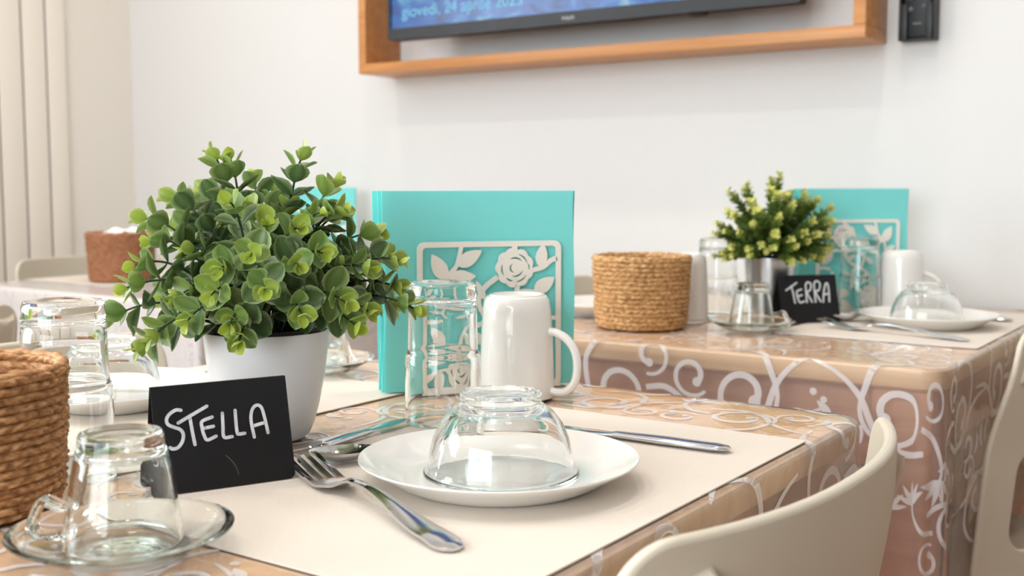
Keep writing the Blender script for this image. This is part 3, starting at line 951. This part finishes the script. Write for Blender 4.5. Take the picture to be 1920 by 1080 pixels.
def make_pack(cx, cy, rz, count, where):
    """count napkins standing in the holder, front one first"""
    pitch = .027 / count
    R = Matrix.Rotation(rz, 3, 'Z')
    for k in range(count):
        off = R @ Vector((random.uniform(-.0014, .0014) - .0025 * (k / count), -.0135 + pitch * (k + .5), 0))
        loc = (cx + off.x, cy + off.y, ZT + .0021)
        if len(NAPM) < 4:
            o = NAP[k % 4].build('paper_napkin', M['napkin'], angle=60); NAPM.append(o)
        else:
            o = NAPM[k % 4].copy(); COL.objects.link(o)
        o.location = loc; o.rotation_euler = (0, 0, rz)
        if k == 0: lab = 'turquoise folded paper napkin, frontmost of the pack ' + where
        elif k == count - 1: lab = 'turquoise folded paper napkin, rearmost of the pack ' + where
        else: lab = 'turquoise folded paper napkin inside the pack ' + where
        tag(o, lab, 'napkin', 'turquoise napkins ' + where)


ang = atan2(.79, .61)
n1 = Vector((sin(ang), -cos(ang)))            # outward normal of the pack front


def pack_and_holder(blx, bly, dirang, count, where, label, hoff, mirror):
    d = Vector((cos(dirang), sin(dirang))); nn = Vector((d.y, -d.x))
    c = Vector((blx, bly)) + d * (NP / 2) - nn * .0155
    make_pack(c.x, c.y, dirang, count, where)
    h = c + d * hoff
    make_holder(label, (h.x, h.y, ZT), dirang, mirror)


pack_and_holder(-.714, .826, ang, 8, 'behind the near white mug', 'cream fretwork napkin holder with rose pattern behind the near white mug', .006, False)
pack_and_holder(-.648, 1.752, atan2(.74, .67), 6, 'on the right table beside the zinc pot', 'cream fretwork napkin holder with rose pattern on the right table behind TERRA', .004, True)
pack_and_holder(-1.888, 1.789, ang, 5, 'far left behind the plant', 'cream fretwork napkin holder far left, seen past the green plant', .004, False)


# ------------------------------------------------------------------ baskets
def make_basket_mesh(seed, rows=16, n=44, H=.106, R0=.063, R1=.0690):
    b = MB(); rnd = random.Random(seed); seg = n * 6; sub = 5; m = rows * sub
    def prof(z):
        u = z / H; r = R0 + (R1 - R0) * u ** .9
        if z < .012: r -= .007 * (1 - sqrt(max(0, 1 - (1 - z / .012) ** 2)))
        return r
    jit = [[rnd.uniform(-.5, .5) for _ in range(n)] for _ in range(rows)]
    v = []
    for inner in (0, 1):
        for i in range(m + 1):
            z = H * i / m; k = min(rows - 1, i // sub); f = (i - k * sub) / sub
            for j in range(seg):
                a = 2 * pi * j / seg
                c1 = abs(((j / 6 + (k % 2) * .5 + (f - .5) * .9 * (1 if k % 2 else -1)) % 1) - .5) * 2
                cell = int(j / 6 + (k % 2) * .5) % n
                bul = sqrt(max(0, 1 - (2 * f - 1) ** 2)) * .0024 * (.40 + .85 * (1 - c1 ** 2)) * (1 + .8 * jit[k][cell])
                wob = .0009 * noise.noise(Vector((cos(a) * 3 + seed, sin(a) * 3, z * 30)))
                zz = z + .0011 * noise.noise(Vector((cos(a) * 2, sin(a) * 2 + seed, 3))) * (z / H)
                r = prof(z) + wob
                r = r + bul if not inner else r - .0050 - bul * .7
                v.append((r * cos(a), r * sin(a), max(zz, 0) if not inner else max(zz, .005)))
    f = []; q = (m + 1) * seg
    for i in range(m):
        for j in range(seg):
            a, c = i * seg + j, i * seg + (j + 1) % seg; f += [(a, c, c + seg, a + seg), (q + a + seg, q + c + seg, q + c, q + a)]
    for j in range(seg):
        a, c = m * seg + j, m * seg + (j + 1) % seg; f.append((a, c, q + c, q + a))
    f.append(tuple(range(seg))[::-1]); f.append(tuple(q + j for j in range(seg)))
    b.add(v, f)
    # rounded braided rim
    pts_n = n * 4; vv = []; ff = []
    for j in range(pts_n):
        a = 2 * pi * j / pts_n; tw = .0034 + .0007 * sin(a * n * .5)
        rc = R1 - .0022; zc = H + .0011 * noise.noise(Vector((cos(a) * 2, sin(a) * 2 + seed, 3)))
        for k in range(8):
            p = 2 * pi * k / 8; vv.append(((rc + tw * cos(p)) * cos(a), (rc + tw * cos(p)) * sin(a), zc + tw * sin(p) * .8))
    for j in range(pts_n):
        for k in range(8):
            ff.append((j * 8 + k, j * 8 + (k + 1) % 8, ((j + 1) % pts_n) * 8 + (k + 1) % 8, ((j + 1) % pts_n) * 8 + k))
    b.add(vv, ff)
    return b


BK = make_basket_mesh(1)
def basket(label, loc, rz, mat, tall=1.0):
    o = BK.build('woven_basket', mat, loc=loc, angle=80); o.rotation_euler = (0, 0, rz); o.scale = (1, 1, tall)
    return tag(o, label, 'basket', 'round woven baskets')
basket('dark brown woven seagrass basket in the front left corner', (-.6875, .377, ZT), .4, M['basket_dark'], .845)
basket('honey coloured woven seagrass basket on the right table', (-.768, 1.440, ZT), 1.9, M['basket_honey'], .955)
basket('russet woven basket with white paper in it, far left table', (-2.038, 1.502, ZM), 3.0, M['basket_red'], .955)
b = MB(); rnd = random.Random(4); v = []; nn_ = 16
for i in range(nn_ + 1):
    for j in range(nn_ + 1):
        x, y = (i / nn_ - .5) * .086, (j / nn_ - .5) * .064; rr = sqrt((x / .05) ** 2 + (y / .05) ** 2)
        v.append((x, y, .090 + .022 * exp(-rr * rr) + .007 * noise.noise(Vector((x * 40, y * 40, 2))) + (.006 if x > .02 else 0)))
b.add(v, [(i * (nn_ + 1) + j, i * (nn_ + 1) + j + 1, (i + 1) * (nn_ + 1) + j + 1, (i + 1) * (nn_ + 1) + j) for i in range(nn_) for j in range(nn_)])
o = b.build('paper_sheet', M['paper'], loc=(-2.038, 1.502, ZT), angle=60); o.rotation_euler = (0, 0, .5)
sm = o.modifiers.new('thickness', 'SOLIDIFY'); sm.thickness = .001
tag(o, 'crumpled white paper lining the russet basket at far left', 'paper')


# ------------------------------------------------------------------ plants
def mix(a, c, t): return tuple(a[i] + (c[i] - a[i]) * t for i in range(3)) + (1.0,)


C_TIP, C_MID, C_OLD, C_EDGE = lin((178, 194, 66)), lin((108, 140, 66)), lin((62, 90, 54)), lin((186, 204, 140))


def add_leaf(b, p, d, nrm, L, W, col, edge, cup=.35, curl=.15, tip=.6):
    """rounded cupped leaf growing from p along d, upper side towards nrm"""
    d = d.normalized(); s = nrm.cross(d).normalized(); nn = d.cross(s).normalized()
    st = [(0, .12), (.14, .55), (.34, .93), (.56, 1.0), (.76, .80), (.90, .43), (1.0, .015)]
    ac = (-1, -.55, 0, .55, 1); v = []; c = []
    for u, w in st:
        for a in ac:
            z = cup * W * .5 * (a * w) ** 2 + curl * L * (u - .35) ** 2 - .05 * L * u + (-.03 * W if a == 0 else 0)
            v.append(tuple(p + d * (u * L) + s * (a * w * W * .5) + nn * z))
            e = 1.0 if (abs(a) == 1 or u > .99) else 0.0
            cc = mix(col, edge, .85 * e); c.append(cc if a or e else mix(cc, edge, .22))
    f = []; k = len(ac)
    for i in range(len(st) - 1):
        for j in range(k - 1): f.append((i * k + j, i * k + j + 1, (i + 1) * k + j + 1, (i + 1) * k + j))
    b.add(v, f, 0, c)


def bez(a, c, e, n): return [(a * (1 - t) ** 2 + c * 2 * t * (1 - t) + e * t * t) for t in [i / n for i in range(n + 1)]]


def sprig(P0, P1, P2, rnd, lmax, lmin, gap0, gap1, bright, cover=.72, mature=1.0):
    b = MB(); n = 26; path = bez(Vector(P0), Vector(P1), Vector(P2), n)
    b.tube(path, [.0014 - .0007 * i / n for i in range(n + 1)], 6, 1, cols=lin((50, 70, 46)))
    ln = [0]
    for i in range(n): ln.append(ln[-1] + (path[i + 1] - path[i]).length)
    tot = ln[-1]; s = 0; k = 0; roll = rnd.uniform(0, pi)
    while s < tot * cover:
        q = tot - s; i = max(0, min(n - 1, next((j for j in range(n) if ln[j + 1] >= q), n - 1)))
        u = (q - ln[i]) / max(ln[i + 1] - ln[i], 1e-6); p = path[i].lerp(path[i + 1], u); t = (path[i + 1] - path[i]).normalized()
        x = Vector((0, 0, 1)).cross(t); x = x.normalized() if x.length > .05 else Vector((1, 0, 0)); y = t.cross(x)
        age = min(1, k / 3.2)
        L = lmin + (lmax - lmin) * min(1, (k + .35 * rnd.random()) / 3.0)
        for side in (0, pi):
            a = roll + side + (k % 2) * pi / 2 + rnd.uniform(-.25, .25)
            o = x * cos(a) + y * sin(a); spread = .55 + .5 * age + rnd.uniform(-.12, .12)
            d = (o * spread + t * (1.0 - .55 * age) + Vector((0, 0, .10))).normalized()
            nrm = (t * 1.0 - o * .35 + Vector((0, 0, .15))).normalized()
            base = mix(C_TIP, C_MID, min(1, age * 1.6)) if age < .6 else mix(C_MID, C_OLD, min(1, (age - .6) / .4 * mature))
            base = mix(base, C_TIP, max(0, bright - .3 * age)); base = mix(base, C_OLD, rnd.uniform(0, .25))
            Lk = L * rnd.uniform(.85, 1.12)
            add_leaf(b, p + o * .0006, d, nrm, Lk, Lk * rnd.uniform(.80, .95), base, mix(base, C_EDGE, .7), rnd.uniform(.25, .6), rnd.uniform(.0, .5))
        s += gap0 + (gap1 - gap0) * min(1, k / 3.0); k += 1
    return b


plant = thing('potted_plant', 'bushy green plant with rounded leaves in a white pot behind the STELLA sign', 'plant', (-.675, .632, ZT), 0, 'artificial potted plants')
b = MB(); b.lathe([(.0001, 0), (.026, 0), (.0300, .0008), (.0335, .0045), (.0368, .012), (.0412, .028), (.0455, .050), (.0482, .070), (.0496, .0855), (.0494, .0875), (.0482, .0878), (.0474, .0865), (.0462, .070), (.0430, .048), (.0001, .046)], 96)
b.build('pot', M['pot_white'], plant)
b = MB(); b.lathe([(.0430, .060), (.0470, .0850), (.0468, .0905), (.0452, .0908), (.0445, .080), (.0430, .078)], 64); b.build('inner_pot', M['liner'], plant)
b = MB(); b.lathe([(.0001, .083), (.03, .081), (.0442, .079), (.0430, .070), (.0001, .070)], 40); b.build('soil', M['soil'], plant)
TIPS = [(-0.046, -0.011, 0.227), (-0.034, -0.003, 0.223), (0.007, 0.038, 0.228), (0.036, 0.043, 0.205), (0.055, 0.03, 0.183), (-0.089, -0.02, 0.192), (-0.092, -0.048, 0.176), (-0.067, -0.057, 0.159), (-0.068, -0.072, 0.141), (-0.064, -0.083, 0.124), (-0.091, -0.08, 0.098), (-0.037, -0.094, 0.08), (-0.013, -0.101, 0.091), (0.016, -0.091, 0.105), (0.033, -0.075, 0.142), (0.037, -0.087, 0.124), (0.079, -0.075, 0.129), (0.021, -0.054, 0.19), (0.002, -0.019, 0.187), (0.087, -0.025, 0.153), (0.029, 0.06, 0.178), (0.046, 0.082, 0.162), (0.075, 0.064, 0.147), (0.101, 0.045, 0.144), (0.096, 0.051, 0.122), (0.112, 0.049, 0.107), (0.11, -0.001, 0.109), (0.11, -0.025, 0.117), (0.079, 0.062, 0.105), (0.091, -0.051, 0.11), (0.006, 0.021, 0.189), (-0.107, 0.03, 0.199), (-0.056, 0.041, 0.208), (0.037, -0.032, 0.174), (0.057, -0.019, 0.17), (-0.036, -0.048, 0.152), (-0.024, -0.069, 0.117), (0.048, 0.013, 0.181), (-0.113, 0.01, 0.17), (0.064, 0.019, 0.14), (0.095, 0.016, 0.139), (0.055, -0.078, 0.091), (0.049, -0.081, 0.103), (0.109, -0.015, 0.1), (0.032, 0.093, 0.125), (-0.032, 0.045, 0.197), (-0.116, -0.011, 0.107), (0.08, -0.043, 0.144), (0.059, -0.069, 0.152)]
rnd = random.Random(21)
for k, tp in enumerate(TIPS):
    a = atan2(tp[1], tp[0]); r0 = rnd.uniform(.006, .026)
    P0 = Vector((r0 * cos(a), r0 * sin(a), .080)); P2 = Vector(tp)
    P1 = P0 + Vector(((P2.x - P0.x) * .45, (P2.y - P0.y) * .45, max(P2.z - P0.z, 0) * .62 + .038))
    sprig(P0, P1, P2, rnd, .0222, .0105, .0065, .0125, .15 if k % 3 else .4).build('sprig', [M['leaf'], M['stem']], plant, angle=75)

# second kind: small dense yellow-tipped bush in a zinc pot
plant2 = thing('potted_plant', 'dense green bush with yellow tips in a zinc pot behind the TERRA sign', 'plant', (-.660, 1.654, ZT), 0, 'artificial potted plants')
b = MB(); b.lathe([(q * .94, z) for q, z in [(.0001, 0), (.034, 0), (.0352, .001), (.0415, .080), (.0425, .0905), (.0436, .0915), (.0436, .0930), (.0420, .0935), (.0405, .0915), (.0385, .066), (.0001, .064)]], 72); b.build('pot', M['zinc'], plant2)
b = MB(); b.lathe([(.0001, .090), (.030, .088), (.0375, .085), (.0360, .074), (.0001, .074)], 40); b.build('soil', M['soil'], plant2)
VAR = []
rnd = random.Random(5)
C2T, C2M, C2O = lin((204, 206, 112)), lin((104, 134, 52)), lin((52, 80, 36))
for q in range(6):
    P0, P2 = Vector((0, 0, 0)), Vector((rnd.uniform(-.012, .012), rnd.uniform(-.012, .012), .100)); P1 = Vector((rnd.uniform(-.01, .01), rnd.uniform(-.01, .01), .05))
    bb = MB(); n = 18; path = bez(P0, P1, P2, n)
    bb.tube(path, [.0011 - .0006 * i / n for i in range(n + 1)], 5, 1, cols=lin((58, 72, 40)))
    for i in range(3, n + 1):
        p = path[i]; t = (path[i] - path[i - 1]).normalized()
        for j in range(5):
            a = i * 1.1 + j * pi / 2; o = Vector((cos(a), sin(a), 0)); L = rnd.uniform(.0095, .0145) * (1 if i < n - 2 else .75)
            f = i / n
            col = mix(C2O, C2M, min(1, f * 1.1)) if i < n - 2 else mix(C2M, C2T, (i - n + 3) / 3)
            add_leaf(bb, p + Vector((0, 0, rnd.uniform(-.002, .002))), o * rnd.uniform(.7, 1.1) + t * rnd.uniform(.3, .9), t - o * .3, L, L * .68, col, mix(col, C2T, .3), .4, .2)
    for j in range(6):          # yellow bud cluster at the tip
        a = rnd.uniform(0, 6.28); o = Vector((cos(a), sin(a), rnd.uniform(-.2, .9))).normalized()
        add_leaf(bb, path[-1] + o * .0035 - Vector((0, 0, rnd.uniform(0, .014))), o + Vector((0, 0, rnd.uniform(0, .6))), Vector((0, 0, 1)) - o * .2, .0075, .0050, mix(C2T, lin((228, 222, 140)), rnd.random()), lin((226, 222, 150)), .6, .3)
    VAR.append(bb)
VO = []
for k in range(99):
    th_ = sqrt((k + .5) / 99) * radians(104); ph_ = k * 2.39996
    d = Vector((sin(th_) * cos(ph_), sin(th_) * sin(ph_), cos(th_)))
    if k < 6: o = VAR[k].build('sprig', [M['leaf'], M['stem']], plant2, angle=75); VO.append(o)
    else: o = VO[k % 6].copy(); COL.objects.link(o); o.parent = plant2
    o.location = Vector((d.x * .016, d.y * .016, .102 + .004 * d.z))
    sc = rnd.uniform(.84, 1.08) * (.72 + .34 * max(0, d.z) ** 1.2)
    if d.x * -.74 + d.y * .67 > .25: sc *= .70
    o.rotation_euler = (d + Vector((0, 0, .06))).to_track_quat('Z', 'Y').to_euler(); o.scale = (sc, sc, sc)
dup(plant2, (-1.885, 1.640, ZT), 0, 'blurred yellow-tipped bush on the far left table, mostly hidden by the front plant')


# ------------------------------------------------------------------ chairs
def make_chair(label, loc, rz):
    """moulded chair; local +x is behind the sitter, origin on the floor under the seat-back line"""
    t = thing('dining_chair', label, 'chair', loc, rz, 'beige plastic dining chairs')
    HW, ZT_ = .203, .787
    def surf(u, z):
        base = .052 - .052 * abs(u / HW) ** 2.3
        low = max(0, (.77 - z) / .17); low = min(1, low); low = low * low * (3 - 2 * low)
        return base - .034 * low * (.35 + .65 * abs(u / HW)) - .012 * max(0, (.6 - z) / .15)
    def fn(u, z, w):
        e = .001; dx = (surf(u + e, z) - surf(u - e, z)) / (2 * e); nn = Vector((1, -dx)).normalized()
        k = (w - 1) * .0085
        return (surf(u, z) + nn.x * k, u + nn.y * k, z)
    out = rrect(-HW, .44, HW, ZT_, .034, 8)
    out2 = []
    for i in range(len(out)):
        a, c = Vector(out[i]), Vector(out[(i + 1) % len(out)]); m = max(1, int((c - a).length / .02))
        out2 += [tuple(a.lerp(c, j / m)) for j in range(m)]
    hole = rrect(-.158, .492, .158, .628, .035, 6); h2 = []
    for i in range(len(hole)):
        a, c = Vector(hole[i]), Vector(hole[(i + 1) % len(hole)]); m = max(1, int((c - a).length / .02))
        h2 += [tuple(a.lerp(c, j / m)) for j in range(m)]
    b = MB(); b.solid(out2, [h2], fn, 0, step=.018)
    o = b.build('backrest', M['chair'], t, angle=50)
    bv = o.modifiers.new('rounding', 'BEVEL'); bv.width = .0032; bv.segments = 3; bv.limit_method = 'ANGLE'; bv.angle_limit = radians(50)
    for sy in (-1, 1):          # stacking lugs on the outside of the backrest
        b = MB(); v = []; n = 14; m = 10
        for i in range(n + 1):
            for j in range(m + 1):
                u, w = i / n, j / m
                yy = sy * (.193 - .046 * u); zz = .773 - .060 * w - .006 * sin(pi * u) * (1 - w)
                k = min(1, 5 * u, 5 * (1 - u), 9 * w) ; k = max(0, k) ** .6 * (1 - .55 * w)
                v.append((surf(yy, zz) - .001 + .0105 * k, yy, zz))
        b.add(v, [(i * (m + 1) + j, i * (m + 1) + j + 1, (i + 1) * (m + 1) + j + 1, (i + 1) * (m + 1) + j) for i in range(n) for j in range(m)])
        o = b.build('stacking_lug', M['chair'], t, angle=60); s_ = o.modifiers.new('thickness', 'SOLIDIFY'); s_.thickness = .0012
    b = MB()
    def fs(x, y, w):
        dish = -.012 * exp(-((x + .2) / .14) ** 2 - (y / .14) ** 2) - .016 * max(0, (-x - .30) / .08) ** 2 * .8
        return (x, y, .452 + dish - (1 - w) * .011)
    so = rrect(-.385, -.195, -.002, .195, .05, 7); s2 = []
    for i in range(len(so)):
        a, c = Vector(so[i]), Vector(so[(i + 1) % len(so)]); m = max(1, int((c - a).length / .025)); s2 += [tuple(a.lerp(c, j / m)) for j in range(m)]
    b.solid(s2, [], fs, 0, step=.024); o = b.build('seat', M['chair'], t, angle=50)
    bv = o.modifiers.new('rounding', 'BEVEL'); bv.width = .004; bv.segments = 3; bv.limit_method = 'ANGLE'; bv.angle_limit = radians(50)
    for sy in (-1, 1):
        for x0, x1 in ((-.34, -.365), (-.05, .02)):
            b = MB(); rings = []
            for z, h in ((0, .012), (.2, .014), (.441, .019)):
                u = 1 - z / .441; cx = x0 + (x1 - x0) * u; cy = sy * (.165 + .018 * u)
                rings.append([(cx + x, cy + y, z) for x, y in rrect(-h, -h, h, h, h * .55, 4)])
            b.loft(rings); b.build('leg', M['chair'], t)
    return t


chair = make_chair('beige plastic chair at the front table, large in the lower right', (-.249, .643, 0), 0)
dup(chair, (-.262, 1.650, 0), 0, 'beige plastic chair at the right edge, drawn up to the right table')
dup(chair, (-1.068, .640, 0), pi, 'beige plastic chair on the far side of the front table, behind the left bowl')
dup(chair, (-1.070, 1.640, 0), pi, 'beige plastic chair by the wall, on the left of the right table')
dup(chair, (-2.330, 1.640, 0), pi, 'beige plastic chair in the far left corner beside the panelled door')
dup(chair, (-1.505, .730, 0), 0, 'beige plastic chair at the left edge, behind the tall glass tumbler')

# ------------------------------------------------------------------ television in its oak frame
FX0, FX1, FZ0, FZ1, FY = -1.716, -.600, 1.196, 1.905, 1.893
fr = thing('oak_surround', 'shallow oak box frame on the wall around the television', 'wooden surround', ((FX0 + FX1) / 2, WY1, FZ0))
ox, oy, oz = (FX0 + FX1) / 2, WY1, FZ0
def fb(name, x0, x1, z0, z1):
    b = MB(); b.box(x0 - ox, FY - oy, z0 - oz, x1 - ox, -.0005, z1 - oz, bev=.0012); b.build(name, M['wood_frame'], fr)
fb('bottom_board', FX0, FX1, FZ0, FZ0 + .021); fb('top_board', FX0, FX1, FZ1 - .021, FZ1)
fb('side_board', FX0, FX0 + .021, FZ0 + .0212, FZ1 - .0212); fb('side_board', FX1 - .021, FX1, FZ0 + .0212, FZ1 - .0212)

TX0, TX1, TZ0, TZ1, TY = -1.604, -.700, 1.257, 1.785, 1.862
tv = thing('television', 'flat black television showing a blue screen with the date', 'television', ((TX0 + TX1) / 2, TY, TZ0))
tx, tz = (TX0 + TX1) / 2, TZ0; hw = (TX1 - TX0) / 2; hh = TZ1 - TZ0
b = MB(); b.box(-hw + .02, .0305, .02, hw - .02, .055, hh - .02, bev=.006); b.build('rear_housing', M['black'], tv)
b = MB(); b.solid(rrect(-hw, 0, hw, hh, .006, 4), [rrect(-hw + .007, .024, hw - .007, hh - .007, .002, 3)], lambda u, v, w: (u, .030 * (1 - w), v), 0)
o = b.build('bezel', M['bezel'], tv, angle=30)


def screen_mat():
    m, N, L, bs = new_mat('blue_screen'); bs.inputs['Base Color'].default_value = (0.004, 0.006, 0.01, 1); bs.inputs['Roughness'].default_value = .25
    tc = N.new('ShaderNodeTexCoord'); mp = N.new('ShaderNodeMapping'); mp.inputs['Scale'].default_value = (5.2, 1, 7.5)
    L.new(tc.outputs['Object'], mp.inputs['Vector'])
    n = N.new('ShaderNodeTexNoise'); n.inputs['Scale'].default_value = 2.6; n.inputs['Detail'].default_value = 3; n.inputs['Distortion'].default_value = .8; L.new(mp.outputs['Vector'], n.inputs['Vector'])
    r = N.new('ShaderNodeValToRGB'); e = r.color_ramp.elements
    e[0].position = .30; e[0].color = lin((10, 44, 96)); e[1].position = .74; e[1].color = lin((128, 172, 206))
    for pos, c in ((.42, (4, 84, 170)), (.55, (6, 104, 196)), (.64, (60, 146, 206))):
        k = e.new(pos); k.color = lin(c)
    L.new(n.outputs['Fac'], r.inputs['Fac'])
    L.new(r.outputs['Color'], bs.inputs['Emission Color']); bs.inputs['Emission Strength'].default_value = .56
    return m


b = MB(); b.box(-hw + .0072, .0035, .0242, hw - .0072, .028, hh - .0072); scr = b.build('screen', screen_mat(), tv, smooth=False)
M['scrtext'] = emit_mat('screen_text', lin((128, 208, 238)), .72)


def text_mesh(name, body, size, mat, parent, loc, rot=(pi / 2, 0, 0)):
    cu = bpy.data.curves.new(name, 'FONT'); cu.body = body; cu.size = size; cu.extrude = .0001
    ob = bpy.data.objects.new(name, cu); COL.objects.link(ob)
    dg = bpy.context.evaluated_depsgraph_get(); me = bpy.data.meshes.new_from_object(ob.evaluated_get(dg)); bpy.data.objects.remove(ob)
    me.materials.clear(); me.materials.append(mat)
    o = bpy.data.objects.new(name, me); COL.objects.link(o); o.parent = parent; o.location = loc; o.rotation_euler = rot
    return o


text_mesh('date_text', 'giovedì, 24 aprile 2025', .0335, M['scrtext'], scr, (-hw + .037, .0030, .0460))
text_mesh('headline_text', 'Duma', .060, M['scrtext'], scr, (-hw + .037, .0030, .0850))
text_mesh('logo', 'PHILIPS', .0085, M['logo'], tv, (-.017, -.0004, .0085))
b = MB(); b.lathe([(.0001, 0), (.018, 0), (.021, .004), (.0001, .004)], 24, (.26, .012, -.0045)); b.build('sensor', M['black'], tv)
b = MB(); b.box(-.12, .0552, .14, .12, WY1 - TY - .0005, .36, bev=.003); b.build('wall_bracket', M['black'], tv)

# remote control in a wall cradle
rh = thing('remote_holder', 'black wall cradle right of the oak frame, holding the remote', 'holder', (-.5425, WY1, 1.196))
b = MB(); b.box(-.0300, -.006, 0, .0300, -.0004, .165, bev=.0015); b.box(-.0300, -.030, 0, -.0262, -.006, .075, bev=.001); b.box(.0262, -.030, 0, .0300, -.006, .13, bev=.001); b.box(-.0262, -.030, 0, .0262, -.006, .003, bev=.0008)
b.build('cradle', M['black'], rh)
b = MB(); b.box(-.0262, -.033, 0, -.0150, -.030, .060, bev=.001); b.box(.0150, -.033, 0, .0262, -.030, .060, bev=.001); b.build('front_lip', M['black'], rh)
rc = thing('remote_control', 'black remote control with small grey buttons in the wall cradle', 'remote control', (-.5425, WY1 - .018, 1.200))
b = MB(); b.box(-.0225, -.0085, 0, .0225, .0085, .168, bev=.004); b.build('body', M['bezel'], rc)
for i, (x, z, r) in enumerate([(-.011, .048, .0042), (.011, .052, .0034)] + [(x, .066 + .012 * j, .0030) for j in range(7) for x in (-.012, 0, .012)]):
    b = MB(); b.lathe([(r, 0), (r, .0012), (r * .7, .0018), (.0001, .0018)], 12); o = b.build('button', M['greyp'], rc); o.rotation_euler = (pi / 2, 0, 0); o.location = (x, -.0084, z)
b = MB(); b.box(-.007, -.0089, .022, .007, -.0084, .0255); b.build('logo', M['greyp'], rc, smooth=False)
